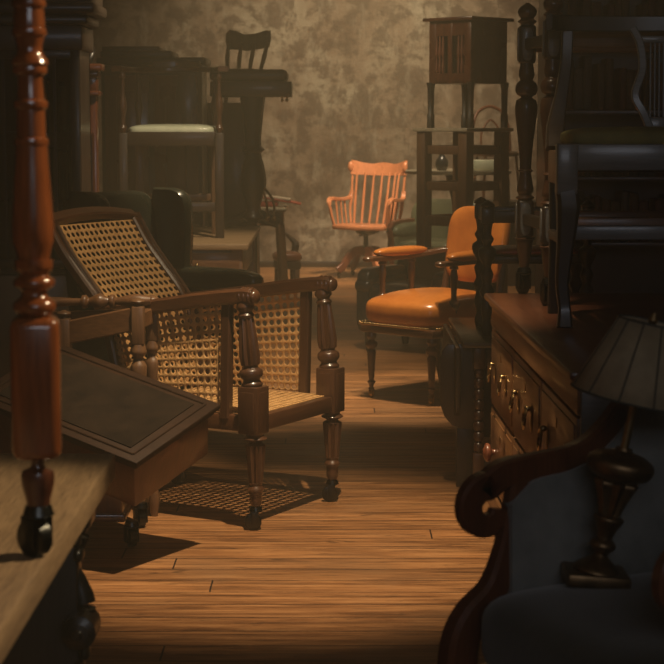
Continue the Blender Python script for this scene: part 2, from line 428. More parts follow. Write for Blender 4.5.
# ------------------------------------------------------------------ 2 green leather wing chair behind it
def wing_chair():
    Y0 = 8.35; X0 = WX(252, Y0, .72)
    th = math.atan2(.84, .54); c, s_ = math.cos(th), math.sin(th)
    R = thing('wing_chair', (X0-c*.30, Y0-s_*.30, 0), th, 'dark green leather wing chair behind the cane armchair', 'chair')
    for sx in (-1, 1):
        x = sx*.30
        fin(MB().pillow((x,.24,.72), (.12,.58,.12), e1=.7, e2=.45).pillow((x,.28,.46), (.085,.56,.50), e1=.3,e2=.3), 'arm', M['green'], R)
        w = MB().prism([(.36,.70),(.365,.80),(.355,.95),(.36,1.06),(.37,1.105),(.40,1.135),(.45,1.15),(.56,1.15),(.60,.9),(.58,.66)], .085, (x,0,0), (0,0,PI/2), bev=.028)
        for v in w.bm.verts: pass
        fin(w, 'wing', M['green'], R)
        for yy in (.0,.56): fin(MB().lathe(sm([(0,.014),(.03,.02),(.1,.018),(.2,.028),(.26,.03)]), (x*.9,yy,0)), 'leg', M['dark'], R)
    fin(MB().pillow((0,.25,.42), (.54,.54,.17), e1=.45, e2=.3), 'seat_cushion', M['green'], R)
    fin(MB().box((0,.28,.31), (.60,.56,.12), bev=.03), 'seat_frame', M['green'], R)
    fin(MB().pillow((0,.57,.78), (.62,.14,.72), (-.12,0,0), e1=.35, e2=.4), 'backrest', M['green'], R)
    return R
wing_chair()
# ------------------------------------------------------------------ 3 leaning slope-topped box desk
def slope_desk():
    A = Vector(G(136, 462, .378)+(.378,)); Bp = Vector(G(219, 404, .51)+(.51,))
    Yc = 6.40; C = Vector((WX(58, Yc, .66), Yc, ZF(344, Yc)))
    u = (A-Bp); L2 = u.length; u.normalize(); v = C-Bp; v = v-u*v.dot(u); L1 = v.length; v.normalize()
    n = u.cross(v).normalized()
    if n.z < 0: n = -n
    R = thing('writing_desk', (C.x*.5+A.x*.5, A.y*.5+C.y*.5, 0), 0, 'low reddish desk with tilted dark leather-lined lid on small black wheels', 'desk')
    off = Vector(R.location)
    m = Matrix((( v.x, u.x, n.x, Bp.x-off.x), (v.y, u.y, n.y, Bp.y-off.y), (v.z, u.z, n.z, Bp.z-off.z), (0,0,0,1)))
    b = MB().box((L1/2, L2/2, -.010), (L1+.01, L2+.01, .020), bev=.006, m=m); b.box((L1/2, L2/2, -.030), (L1-.02, L2-.02, .02), bev=.006, m=m)
    fr = fin(b, 'lid', M['lid'], R)
    fin(MB().box((L1/2, L2/2, .0015), (L1-.13, L2-.11, .005), m=m), 'leather_inset', M['topl'], R)
    md = MB()
    for (x0,y0,x1,y1) in ((.035,.03,L1-.035,.03),(.035,L2-.03,L1-.035,L2-.03),(.035,.03,.035,L2-.03),(L1-.035,.03,L1-.035,L2-.03)):
        md.tube([m @ Vector((x0,y0,.001)), m @ Vector((x1,y1,.001))], .005, seg=8)
    fin(md, 'lid_moulding', M['lid'], R)
    fin(MB().box((L1/2, L2/2, -.115), (L1-.05, L2-.045, .17), bev=.008, m=m), 'box', M['mahog'], R)
    cx, cy = G(133, 545)
    fin(MB().box((cx-.34-off.x, cy+.12-off.y, .255), (.62, .32, .31), bev=.01), 'base', M['mahog'], R)
    fin(MB().box((cx-.34-off.x, cy+.12-off.y, .105), (.64, .34, .03), bev=.008), 'plinth', M['mahog'], R)
    for dx, dy in ((-.03,-.03),(-.56,-.03),(-.03,.27),(-.56,.27)): caster(R, cx+dx-off.x+.03, cy+dy-off.y, 0, .092, .5)
    return R
slope_desk()
# ------------------------------------------------------------------ 4 turned-rail wooden frame behind the desk
def rail_frame():
    Ya, Yb_ = 6.54, 6.47
    A = Vector((WX(64,Ya,.8),Ya,ZF(318,Ya))); B = Vector((WX(138,Yb_,.8),Yb_,ZF(306,Yb_)))
    C = Vector((WX(24,6.66,.8),6.66,ZF(305,6.66))); D = Vector((WX(152,6.60,.8),6.60,ZF(303,6.60)))
    off = Vector((A.x, A.y, 0))
    R = thing('stool_frame', off, 0, 'seatless brown stool frame with dome-topped posts between the desk and cane armchair', 'stool')
    for P in (A, B, C, D):
        x, y, z0 = P-off
        p = MB().box((x, y, z0-.07), (.046,.046,.14), bev=.006)
        p.lathe(sm([(z0-.002,.014),(z0+.006,.012),(z0+.012,.024),(z0+.02,.024),(z0+.03,.004)],3), (x,y,0), seg=18)
        p.lathe(sm([(0.0,.013),(.06,.020),(.12,.014),(.3,.022),(.42,.014),(.44,.024),(.46,.014),(z0-.30,.022),(z0-.22,.030),(z0-.19,.016),(z0-.17,.030),(z0-.139,.024)],4), (x,y,0), seg=18)
        fin(p, 'leg', M['oak'], R)
    dz = Vector((0,0,-.055))
    for P, Q, h in ((A,B,.085),(A,C,.06),(B,D,.06),(C,D,.05)):
        fin(MB().tube([P-off+dz, Q-off+dz*.8], 1, flat=(.028,h)), 'rail', M['oak_x'], R)
    a, b = C-off, D-off; d = b-a; L = d.length
    q = Vector((0,0,1)).rotation_difference(d.normalized()).to_euler()
    mid = (a+b)/2+Vector((0,-.03,.012))
    fin(MB().lathe(sm([(-L/2,.013),(-L*.3,.020),(-.02,.013),(-.015,.024),(.0,.024),(.01,.014),(.05,.030),(.085,.014),(.09,.024),(.105,.024),(.11,.014),(L*.38,.026),(L/2,.016)],4), mid, q, 18), 'turned_rail', M['oak_x'], R)
    return R
rail_frame()
# ------------------------------------------------------------------ 5 foreground table and the tall stand on it
def near_table():
    ex = -.472
    R = thing('trestle_table', (-1.1, 3.0, 0), 0, 'heavy table with pale scrubbed top and dark carved scroll end, at bottom left', 'table')
    fin(MB().box((ex+1.1-.62, -.0, .722), (1.24, 1.72, .056), bev=.006), 'tabletop', M['paleoak'], R)
    for sy in (-1, 1):
        s_ = MB()
        y = .70*sy
        s_.box((.10, y, .36), (.94,.07,.56), bev=.01); s_.box((.10,y,.66),(1.0,.10,.07),bev=.012); s_.box((.10,y,.04),(1.0,.16,.08),bev=.02)
        fin(s_, 'trestle', M['black'], R)
        for sx in (-1, 1):
            k = MB(); x = .10+sx*.445
            k.tube([(x-sx*.02,y,.67),(x+sx*.025,y,.62),(x+sx*.0,y,.55),(x+sx*.02,y,.50),(x+sx*.03,y,.45),(x+sx*.01,y,.36),(x-sx*.02,y,.28),(x+sx*.03,y,.16),(x+sx*.04,y,.08)], [.022,.026,.020,.022,.028,.024,.020,.022,.03], smooth=5, seg=14)
            k.lathe([(-.05,.026),(-.045,.036),(.045,.036),(.05,.026),(.052,.020),(.058,.020),(.06,.011),(.066,.008)], (x+sx*.03,y-.03,.415), (PI/2,0,0), 24)
            for q in range(7):
                zz = .66-.03*q if q < 4 else .36-.03*(q-4)
                k.ball((x+sx*(.028+.008*math.sin(q*2)), y-.02, zz), (.012,.03,.017))
            fin(k, 'carved_scroll', M['black'], R)
    fin(MB().box((.1,0,.16),(.06,1.4,.10),bev=.01), 'stretcher', M['black'], R)
    return R
near_table()
def tall_stand():
    Y = YF(557, .75); x = WX(39, Y, .78)
    R = thing('turned_leg_table', (x, Y, .75), 0, 'tall red mahogany table with turned legs and wheels, stood on the pale tabletop', 'table')
    W_, D_ = .62, .30
    for i, (dx, dy) in enumerate(((0,0),(-W_,0),(0,-D_),(-W_,-D_))):
        if dy < 0: dx -= .32 if i == 2 else 0
        p = MB()
        p.lathe(sm([(.078,.008),(.085,.018),(.10,.021),(.125,.027),(.145,.026),(.152,.012),(.165,.012),(.18,.018)],4), (dx,dy,0), seg=24)
        fin(p, 'leg_foot', M['mahog'], R)
        q = MB()
        q.box((dx,dy,.285), (.080,.080,.235), (0,0,.12), bev=.017, seg=3)
        z = .40
        q.lathe(sm([(z,.022),(z+.012,.034),(z+.025,.034),(z+.035,.022),(z+.045,.022),(z+.052,.033),(z+.062,.033),(z+.07,.024),(z+.08,.031),(z+.095,.031)],3), (dx,dy,0), seg=24)
        q.lathe(sm([(z+.095,.026),(z+.13,.034),(z+.20,.031),(z+.28,.026)],4), (dx,dy,0), seg=24)
        for zz in (.685,.745,.80,.86,.905,.94): q.lathe(sm([(zz-.009,.022),(zz-.005,.0275),(zz+.005,.0275),(zz+.009,.022)],3), (dx,dy,0), seg=24)
        q.lathe(sm([(.68,.024),(.75,.0225),(.80,.020),(.81,.031),(.83,.02),(.86,.026),(.92,.024),(.925,.036),(.955,.036)],3), (dx,dy,0), seg=24)
        fin(q, 'leg', M['mahog_red'], R)
        caster(R, dx, dy, 0, .088, .9 if i == 0 else .2)
    fin(MB().box((-W_/2-.04,-D_/2,1.02), (W_+.18,D_+.12,.13), bev=.01), 'apron', M['mahog'], R)
    fin(MB().box((-W_/2-.04,-D_/2,1.10), (W_+.26,D_+.2,.03), bev=.01), 'tabletop', M['mahog'], R)
    return R
tall_stand()
# ------------------------------------------------------------------ 6 long chest of drawers
CH = .85
def chest():
    x0, y0 = G(486, 293, CH); _, y1 = G(567, 372, CH)
    x0 = (x0+WX(567, y1, CH))/2
    D = 1.0; Lh = (y0-y1); cy = (y0+y1)/2
    R = thing('chest_of_drawers', (x0, cy, 0), .02, 'long brown sideboard chest with rows of drawers and oval brass handles', 'chest')
    fin(MB().box((D/2, 0, CH-.012), (D, Lh, .024), bev=.008).box((D/2+.004,0,CH-.034),(D-.024,Lh-.02,.022),bev=.008), 'top', M['chesttop'], R)
    fin(MB().box((D/2+.01, 0, .46), (D-.06, Lh-.07, .745), bev=.006), 'carcass', M['dark'], R)
    fx = .038
    fin(MB().box((fx, 0, .778), (.026, Lh-.07, .088), bev=.004), 'frieze', M['chestwood'], R)
    fin(MB().box((fx-.004, 0, .12), (.04, Lh-.05, .07), bev=.01), 'plinth', M['chestwood'], R)
    w = (Lh-.07)/3
    for k in range(3):
        yc = (Lh-.07)/2-w*(k+.5)
        for row, (za, zb) in enumerate(((.455,.725),(.165,.445))):
            d = fin(MB().box((fx, yc, (za+zb)/2), (.024, w-.022, zb-za), bev=.004).box((fx-.013,yc,(za+zb)/2),(.006,w-.06,zb-za-.04),bev=.002), 'drawer', M['chestwood'], R)
            for sy in (-1, 1):
                hy = yc+sy*w*.24; hz = (za+zb)/2
                if row == 0:
                    h = MB().pillow((fx-.020, hy, hz+.0), (.006,.05,.085), e1=1, e2=1)
                    h.ball((fx-.03, hy, hz+.028), (.011,.009,.009))
                    pts = [(fx-.034-.008*math.sin(t), hy+.024*math.sin(t*2-PI)*1.0, hz+.028-.03*(1-math.cos(t*2))) for t in [PI*i/12 for i in range(13)]]
                    h.tube(pts, .0042, seg=8)
                    fin(h, 'handle', M['brass'], d, label='oval brass drop handle')
                else:
                    fin(MB().lathe(sm([(0,.012),(.014,.012),(.022,.03),(.036,.032),(.046,.012)],4), (fx-.012,hy,hz), (0,-PI/2,0), 20), 'knob', M['redwood'], d, label='turned wooden knob')
            key = MB().pillow((fx-.017, yc, (za+zb)/2+.07), (.004,.016,.03), e1=1, e2=1); fin(key, 'escutcheon', M['brass'], d)
    # end panel facing the camera
    e = MB(); yy = -(Lh-.07)/2
    e.box((.055+.02, yy-.008, .46), (.085,.016,.72), bev=.003); e.box((D-.06,yy-.008,.46),(.085,.016,.72),bev=.003)
    e.box((D/2,yy-.008,.76),(D-.2,.016,.10),bev=.003); e.box((D/2,yy-.008,.15),(D-.2,.016,.10),bev=.003)
    fin(e, 'end_panel', M['greywood'], R, label='grey end framing')
    for (x, y) in ((.07,-1),(.07,1),(D-.08,-1),(D-.08,1)): fin(MB().lathe(sm([(0,.03),(.02,.04),(.05,.042),(.075,.028),(.09,.035)]), (x,y*(Lh/2-.09),0)), 'foot', M['chestwood'], R)
    return x0, y0, y1, D
chx, chy0, chy1, chD = chest()
# ------------------------------------------------------------------ 7 stand with turned posts on the chest
def post_stand():
    x1, Y1 = G(523, 293, CH); x2, Y2 = G(549, 306, CH); Y1 -= .03
    R = thing('wheeled_stand', (x1, Y1, CH), 0, 'dark stand of turned posts with oval blocks, wheeled, on the chest far end', 'stand')
    W_ = .60; dy = Y2-Y1; dx0 = x2-x1
    for (x, y) in ((0,0),(dx0,dy),(W_,0),(W_,dy)):
        p = MB().lathe(sm([(.085,.013),(.10,.017),(.15,.025),(.195,.031),(.20,.036),(.208,.022),(.27,.022),(.335,.024),(.345,.034),(.355,.022),(.37,.030),(.41,.024),(.435,.021),(.44,.028),(.447,.021),(.52,.025),(.60,.034),(.66,.040),(.69,.035),(.70,.02),(.71,.034),(.73,.04),(.75,.034),(.76,.023),(.78,.028),(.82,.023),(.885,.023),(.955,.023),(.965,.034),(.975,.023),(.985,.03),(1.0,.034),(1.015,.026),(1.03,.006)],3), (x,y,0), seg=24)
        po = fin(p, 'post', M['walnut'], R)
        for zc in (.27, .885):
            h = .135
            fin(MB().box((x,y,zc), (.060,.060,h), bev=.012, seg=3), 'post_block', M['dark'], po)
            o_ = MB()
            for (sx_, sy_, rz_) in ((0,-1,0),(-1,0,PI/2)):
                pts = [( .019*math.copysign(abs(math.cos(t))**.8, math.cos(t)), .058*math.copysign(abs(math.sin(t))**.6, math.sin(t))) for t in [2*PI*i/20 for i in range(20)]]
                o_.prism(pts, .006, (x+sx_*.031, y+sy_*.031, zc), (0,0,rz_), bev=.001)
            fin(o_, 'oval_panel', M['greywood'], po)
        caster(R, x, y, 0, .094, .35)
    for y, xx in ((0, 0), (dy, dx0)):
        for zc in (.27,.885): fin(MB().box(((W_+xx)/2,y,zc), (W_-xx-.06,.028,.055), bev=.006), 'rail', M['oak_x'], R)
    for x, xo in ((0, dx0), (W_, 0)):
        for zc in (.27,.885): fin(MB().tube([(x,-.03,zc),(x+xo,dy+.03,zc)], 1, flat=(.024,.04)), 'rail', M['dark'], R)
    return R
post_stand()
# ------------------------------------------------------------------ 8 lyre-back chair on the chest
def lyre_chair():
    xl, Yf = G(564, 327, CH)
    cx = WX(656, Yf, 1.3); hw = cx-xl; D = .36
    R = thing('lyre_back_chair', (cx, Yf, CH), 0, 'dark lyre-backed chair with olive seat and grey rails, standing on the near chest top', 'chair')
    for sx in (-1, 1):
        x = sx*hw
        fin(MB().box((x,0,.475), (.062,.06,.15), bev=.005), 'corner_block', M['greywood'], R)
        fin(MB().tube([(x,0,.41),(x-sx*.006,.0,.36),(x,0,.25),(x+sx*.008,0,.14),(x,0,.06),(x,-.01,.0)], [1.05,1.12,.85,.65,.6,.8], flat=(.06,.058), smooth=6, up=(0,1,0)), 'leg', M['dark'], R)
        fin(MB().tube([(x*.95,D,.50),(x*.95,D+.0,.25),(x*.95,D+.03,0)], [1,.8,.7], flat=(.045,.045), smooth=5, up=(0,1,0)), 'leg', M['black'], R)
        fin(MB().tube([(x*.97,D-.03,.53),(x*.96,D,.60),(x*.89,D+.02,.70),(x*.83,D+.04,.80),(x*.815,D+.05,.90)], [1.4,1.25,.9,.8,.8], flat=(.045,.03), smooth=6, up=(0,1,0)), 'back_stile', M['dark'], R)
        fin(MB().box((x,D/2,.475), (.03,D-.05,.10), bev=.004), 'side_rail', M['oak'], R)
        fin(MB().box((x,D/2,.26), (.02,D-.03,.03), bev=.003), 'stretcher', M['dark'], R)
    fin(MB().box((0,0,.51), (2*hw-.06,.035,.078), bev=.004), 'front_rail', M['greywood'], R)
    fin(MB().box((0,0,.285), (2*hw-.04,.03,.042), bev=.004), 'stretcher', M['greywood'], R)
    fin(MB().box((0,D,.49), (2*hw-.06,.03,.07), bev=.004), 'rear_rail', M['dark'], R)
    fin(MB().pillow((0,D/2,.565), (2*hw-.03,D-.02,.07), e1=.6, e2=.25), 'seat', M['yellow'], R, label='olive fabric seat')
    fin(MB().tube([(-hw*1.08,D-.06,.925),(-hw*.95,D+.03,.925),(-hw*.5,D+.06,.925),(0,D+.07,.925),(hw*.5,D+.06,.925),(hw*.95,D+.03,.925),(hw*1.08,D-.06,.925)], 1, flat=(.02,.05), smooth=6), 'top_rail', M['black'], R)
    ly = MB(); lx = .075
    for sx in (-1, 1):
        ly.tube([(lx+sx*.015,D+.02,.56),(lx+sx*.05,D+.02,.64),(lx+sx*.078,D+.025,.70),(lx+sx*.055,D+.035,.78),(lx+sx*.062,D+.045,.86),(lx+sx*.085,D+.055,.91)], 1, flat=(.024,.018), smooth=6, up=(0,1,0))
    ly.box((lx,D+.03,.60), (.09,.02,.06), bev=.01); ly.box((lx,D+.05,.875), (.15,.016,.022), bev=.004)
    for k in range(5): ly.tube([(lx-.028+.014*k,D+.03,.62),(lx-.028+.014*k,D+.05,.875)], .0028, seg=6)
    fin(ly, 'lyre_splat', M['greywood'], R)
    return R
lyre_chair()
# ------------------------------------------------------------------ 9 drop-leaf table with bobbin legs, low chair on it
def bobbin_table():
    x, Y = G(478, 492)
    R = thing('drop_leaf_table', (x, Y, 0), 0, 'dark drop-leaf table with bobbin-turned legs beyond the chest', 'table')
    W_, D_ = .62, .75
    for (dx, dy) in ((0,0),(W_,0),(0,D_),(W_,D_)):
        p = MB()
        p.lathe(beads(0.0,.045,1,.024,.013), (dx,dy,0), seg=18)
        p.box((dx,dy,.105), (.046,.046,.11), bev=.005)
        p.lathe(beads(.16,.50,8,.022,.012), (dx,dy,0), seg=18)
        p.box((dx,dy,.54), (.046,.046,.09), bev=.005)
        fin(p, 'leg', M['walnut'], R)
    fin(MB().box((W_/2,D_/2,.597), (W_+.14,D_+.14,.024), bev=.008), 'tabletop', M['dark'], R)
    fin(MB().box((W_/2,D_/2,.545), (W_-.04,D_-.02,.08), bev=.004), 'apron', M['dark'], R)
    # hanging leaf: rounded lower corners
    pts = [(0,.583),(D_+.1,.583),(D_+.1,.40)]+[(D_+.1-.10*(1-math.cos(t)), .40-.10*math.sin(t)) for t in [PI/2*i/6 for i in range(1,7)]]+[(.10-.10*math.sin(t), .40-.10*math.cos(t)) for t in [PI/2*i/6 for i in range(0,7)]]
    fin(MB().prism(pts, .02, (-.085, -.05+.0, 0), (0,0,PI/2), bev=.004), 'drop_leaf', M['dark'], R)
    # front leaf folded down facing the camera
    pts2 = [(-.12,.583),(.10,.583),(.10,.24),(-.06,.24),(-.10,.255),(-.13,.29),(-.148,.34),(-.15,.50),(-.142,.555)]
    fin(MB().prism(pts2, .022, (0,.09,0), bev=.004), 'gate_panel', M['dark'], R)
    fin(MB().box((-.045,.12,.12), (.07,.05,.24), bev=.005), 'gate_leg', M['dark'], R)
    for dy in (0, D_): fin(MB().box((W_/2,dy,.11), (W_-.04,.03,.04), bev=.004), 'stretcher', M['dark'], R)
    c = thing('low_chair', (x+.10, Y+.25, .609), 0, 'small dark oak chair with baluster posts and red seat, on the drop-leaf table', 'chair')
    u = .148
    for (dx,dy) in ((-.06,-.10),(.34,-.10),(-.06,.22),(.34,.22)):
        q = MB().lathe(sm([(0,.018),(.03,.024),(.06,.016),(.11,.024),(u,.018),(.03+u,.03),(.06+u,.018),(.10+u,.026),(.13+u,.016),(.17+u,.034),(.20+u,.034),(.215+u,.016),(.24+u,.026),(.26+u,.016),(.31+u,.022),(.36+u,.02),(.375+u,.03),(.39+u,.014),(.395+u,.004)],4), (dx,dy,0), seg=16)
        q.box((dx,dy,.335+u),(.052,.052,.065),bev=.008)
        fin(q, 'leg', M['black'], c)
    for dy in (-.10,.22): fin(MB().box((.14,dy,.33+u), (.36,.03,.05), bev=.004), 'rail', M['black'], c)
    for dx in (-.06,.34): fin(MB().box((dx,.06,.33+u), (.03,.28,.05), bev=.004), 'rail', M['black'], c)
    fin(MB().pillow((.14,.06,.185+u), (.36,.28,.035), e1=.7, e2=.3), 'seat', M['redl'], c, label='red leather seat')
    fin(MB().box((.14,.06,.155+u), (.40,.30,.03), bev=.005), 'seat_frame', M['black'], c)
bobbin_table()
# ------------------------------------------------------------------ 10 tan leather armchair
def tan_chair():
    fl = G(371, 397); nr = G(428, 406)
    d = Vector((nr[0]-fl[0], nr[1]-fl[1])); th = math.atan2(d.y, d.x)*.92
    mid = ((fl[0]+nr[0])/2, (fl[1]+nr[1])/2)
    R = thing('leather_armchair', (mid[0]+.01, mid[1], 0), th, 'tan leather desk armchair with padded arms and dark turned legs on brass wheels', 'chair')
    hx = .208
    for sx in (-1, 1):
        l = MB().lathe(sm([(.05,.010),(.07,.013),(.085,.022),(.095,.013),(.11,.016),(.2,.021),(.25,.024),(.262,.016),(.275,.03),(.295,.031),(.31,.016),(.325,.026),(.335,.026),(.36,.022)],4), (sx*hx,0,0), seg=22)
        fin(l, 'leg', M['walnut'], R)
        caster(R, sx*hx, 0, 0, .055, .4, 'brass')
        fin(MB().tube([(sx*.20,.50,.38),(sx*.205,.54,.2),(sx*.21,.60,0)], [1,.85,.7], flat=(.036,.036), smooth=5, up=(1,0,0)), 'leg', M['walnut'], R)
        # arm: wooden rail, leather pad, two turned supports
        ar = MB().tube([(sx*.248,.02,.735),(sx*.248,.08,.735),(sx*.245,.28,.735),(sx*.232,.46,.745),(sx*.20,.60,.76)], [.9,1,1,1,.9], flat=(.055,.026), smooth=5)
        ar.ball((sx*.248,.015,.735), (.03,.03,.016))
        fin(ar, 'arm', M['walnut_y'], R)
        fin(MB().pillow((sx*.246,.28,.765), (.075,.40,.055), (0,0,sx*.03), e1=.8, e2=.5), 'arm_pad', M['orange'], R, label='tan leather arm pad')
        for yy, r in ((.13,1.0),(.37,.85)):
            fin(MB().lathe(sm([(.46,.018),(.49,.02),(.505,.030),(.53,.031),(.545,.016),(.60,.016),(.66,.021),(.70,.016),(.705,.024),(.72,.02),(.725,.02)],4), (sx*.246,yy,0), seg=18), 'arm_support', M['walnut'], R)
    def dome(v):
        k = max(0, v.z/.085); r = (v.x/.29)**2+(v.y/.29)**2
        return (v.x, v.y, v.z+ (.022*(1-min(1,r)) if v.z > 0 else 0))
    fin(MB().pillow((0,.27,.468), (.53,.66,.175), e1=.55, e2=.38, nu=24, nv=48, fn=dome), 'seat', M['orange'], R)
    fin(MB().box((0,.27,.375), (.505,.63,.045), bev=.012), 'seat_rail', M['walnut_x'], R)
    for side in range(3):
        nl = MB()
        for k in range(27):
            if side == 0: nl.ball((-.234+.018*k,-.064,.405), .006, seg=8)
            else: nl.ball(((-.266,.266)[side-1],-.03+.0225*k,.405), .006, seg=8)
        for k in range(1): nl.tube([(-.245,-.060,.400),(.245,-.060,.400)] if side == 0 else [((-.263,.263)[side-1],-.04,.400),((-.263,.263)[side-1],.57,.400)], .004, seg=6)
        fin(nl, 'nail_trim', M['brass'], R)
    def bk(v): return (v.x, v.y+.35*max(0,(1-(v.x/.32)**2))*.12, v.z)
    fin(MB().pillow((0,.61,.80), (.40,.10,.42), (-.16,0,0), e1=.5, e2=.5, fn=bk), 'backrest', M['orange'], R)
    for sx in (-1,1): fin(MB().tube([(sx*.19,.56,.40),(sx*.19,.60,.6),(sx*.185,.64,.76)], .02, smooth=4), 'back_stile', M['walnut'], R)
tan_chair()
# ------------------------------------------------------------------ 11 swivel desk chair by the back wall
def swivel_chair():
    Y = 16.9; x = WX(367, Y, .5)
    R = thing('swivel_chair', (x-.01, Y, 0), -.5, 'bright orange wooden swivel armchair alone against the plaster wall', 'chair')
    sp = [(-.30,.0),(-.28,-.13),(-.16,-.20),(0,-.17),(.16,-.20),(.28,-.13),(.30,.0),(.27,.17),(.15,.24),(0,.26),(-.15,.24),(-.27,.17)]
    s_ = MB(); s_.prism(sp, .045, (0,0,.475), (PI/2,0,0), bev=.015)
    fin(s_, 'seat', M['cherry'], R)
    zt = .985
    P = lambda t: (.27*math.sin(t), .02+.22*math.cos(t)) # seat rim, t=0 back
    for i, t in enumerate((-.95,-.62,-.31,0,.31,.62,.95)):
        a = P(t); b = (a[0]*1.02, a[1]+.10)
        fin(MB().tube([(a[0]*.9,a[1]*.9,.49),(a[0]*.98,a[1]+.04,.7),(b[0],b[1],zt-.01)], [.011,.014,.009], smooth=4, seg=10) , 'spindle', M['cherry'], R)
    cr = MB()
    cr.grid(lambda u, v: ((u-.5)*.585, .36-.12*(2*u-1)**2+.02*v, .955-.012*math.sin(PI*u)+v*(.125-.018*abs(math.sin(2*PI*u))**1.5+.012*abs(2*u-1)**2)), 24, 6, .024)
    for sx in (-1,1): cr.ball((sx*.29,.235,1.03), (.028,.02,.048))
    fin(cr, 'crest_rail', M['cherry'], R)
    for sx in (-1,1):
        fin(MB().tube([(sx*.248,.17,.49),(sx*.275,.2,.62),(sx*.272,.22,.73),(sx*.275,.235,.80),(sx*.28,.26,.97)], [.012,.013,.018,.013,.010], smooth=4), 'back_post', M['cherry'], R)
        fin(MB().tube([(sx*.275,.24,.80),(sx*.285,.21,.74),(sx*.305,.12,.725),(sx*.32,-.02,.73),(sx*.32,-.10,.735),(sx*.315,-.145,.70),(sx*.30,-.135,.60),(sx*.28,-.11,.49)], [.8,.9,1,1.15,1.1,.9,.75,.7], flat=(.05,.03), smooth=5), 'arm', M['cherry'], R)
        for yy in (-.04,.05,.13): fin(MB().tube([(sx*.275,yy,.49),(sx*.305,yy+.01,.72)], .009, seg=8), 'arm_spindle', M['cherry'], R)
    fin(MB().lathe([(.22,.022),(.40,.022),(.40,.05),(.415,.09),(.43,.10),(.452,.10)], seg=20).tube([(.02,-.16,.40),(.02,-.02,.43)],.01).tube([(-.10,0,.44),(0,0,.40),(.13,.02,.44)], .012, smooth=3), 'swivel_post', M['iron'], R)
    for k in range(4):
        a = k*PI/2+.55+.38
        m = TR((0,0,0),(0,0,a))
        leg = MB().tube([(0.0,0,.235),(.09,0,.255),(.17,0,.205),(.23,0,.12),(.29,0,.072)], [1.1,1.1,1.0,.95,1.0], flat=(.045,.07), smooth=5, m=m)
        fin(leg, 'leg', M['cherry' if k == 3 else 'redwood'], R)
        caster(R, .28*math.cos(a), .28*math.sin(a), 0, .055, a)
swivel_chair()
# ------------------------------------------------------------------ 12 hex cabinet on a slatted tall stand
def slat_stand():
    Y = 12.6; zt = ZF(128, Y); cx = WX(463, Y, 1.3)
    R = thing('slatted_stand', (cx, Y, 0), PI/4, 'tall dark slatted stand with thin top paled as if lit beneath the spindle cabinet', 'stand')
    a = .19
    for (x, y) in ((-a,-a),(a,-a),(-a,a),(a,a)): fin(MB().box((x,y,(zt-.025)/2), (.078,.078,zt-.025), bev=.005), 'leg', M['oak'], R)
    for z, h in ((zt-.15,.06),(zt-.40,.06),(zt-.64,.07),(.3,.05)):
        for k in range(4):
            m = TR((0,0,0),(0,0,k*PI/2)); fin(MB().box((0,-a,z), (2*a-.05,.025,h), bev=.004, m=m), 'rail', M['oak'], R)
    fin(MB().box((0,0,zt-.012), (.50,.50,.024), bev=.006), 'top', M['greytop'], R)  # pale colour stands in for light catching the top edge
    C = thing('spindle_cabinet', (cx+.03, Y, zt), PI/4, 'small dark cabinet on legs with spindled front, high on the slatted stand', 'cabinet')
    b = .19; z0 = ZF(84, Y)-zt; z1 = ZF(22, Y)-zt
    for (x, y) in ((-b,-b),(b,-b),(-b,b),(b,b)):
        fin(MB().lathe([(0,.026),(.09,.026),(.10,.020),(z0-.04,.024),(z0,.03),(z0+.01,.03)], (x*.95,y*.95,0), seg=8), 'leg', M['black'], C)
    cs = MB(); h = z1-z0; zc = (z0+z1)/2
    cs.box((0,b-.01,zc), (2*b,.02,h)); cs.box((b-.01,0,zc), (.02,2*b,h)); cs.box((-b+.01+.0,0,z0+.035),(.02,2*b,.07)); cs.box((-b+.01,0,z1-.05),(.02,2*b,.10))
    cs.box((0,-b+.01,zc), (2*b,.02,h)); cs.box((0,0,z0+.01),(2*b,2*b,.02))
    for yy in (-b+.03,0,b-.03): cs.box((-b+.01,yy,zc),(.024,.06 if yy else .04,h),bev=.003)
    cs.box((b*.0,0,zc),(.02,2*b-.03,h-.02))
    fin(cs, 'case', M['mahog'], C)
    for yy in (-.13,-.10,-.07,.07,.10,.13):
        fin(MB().lathe(sm([(z0+.07,.008),(z0+.10,.013),(z0+.18,.008),(z0+.20,.014),(z0+.25,.011),(z1-.10,.008)],3), (-b+.012,yy,0), seg=12), 'spindle', M['redwood'], C)
    fin(MB().box((0,0,z1+.012), (2*b+.07,2*b+.07,.024), bev=.006), 'top', M['mahog'], C)
slat_stand()
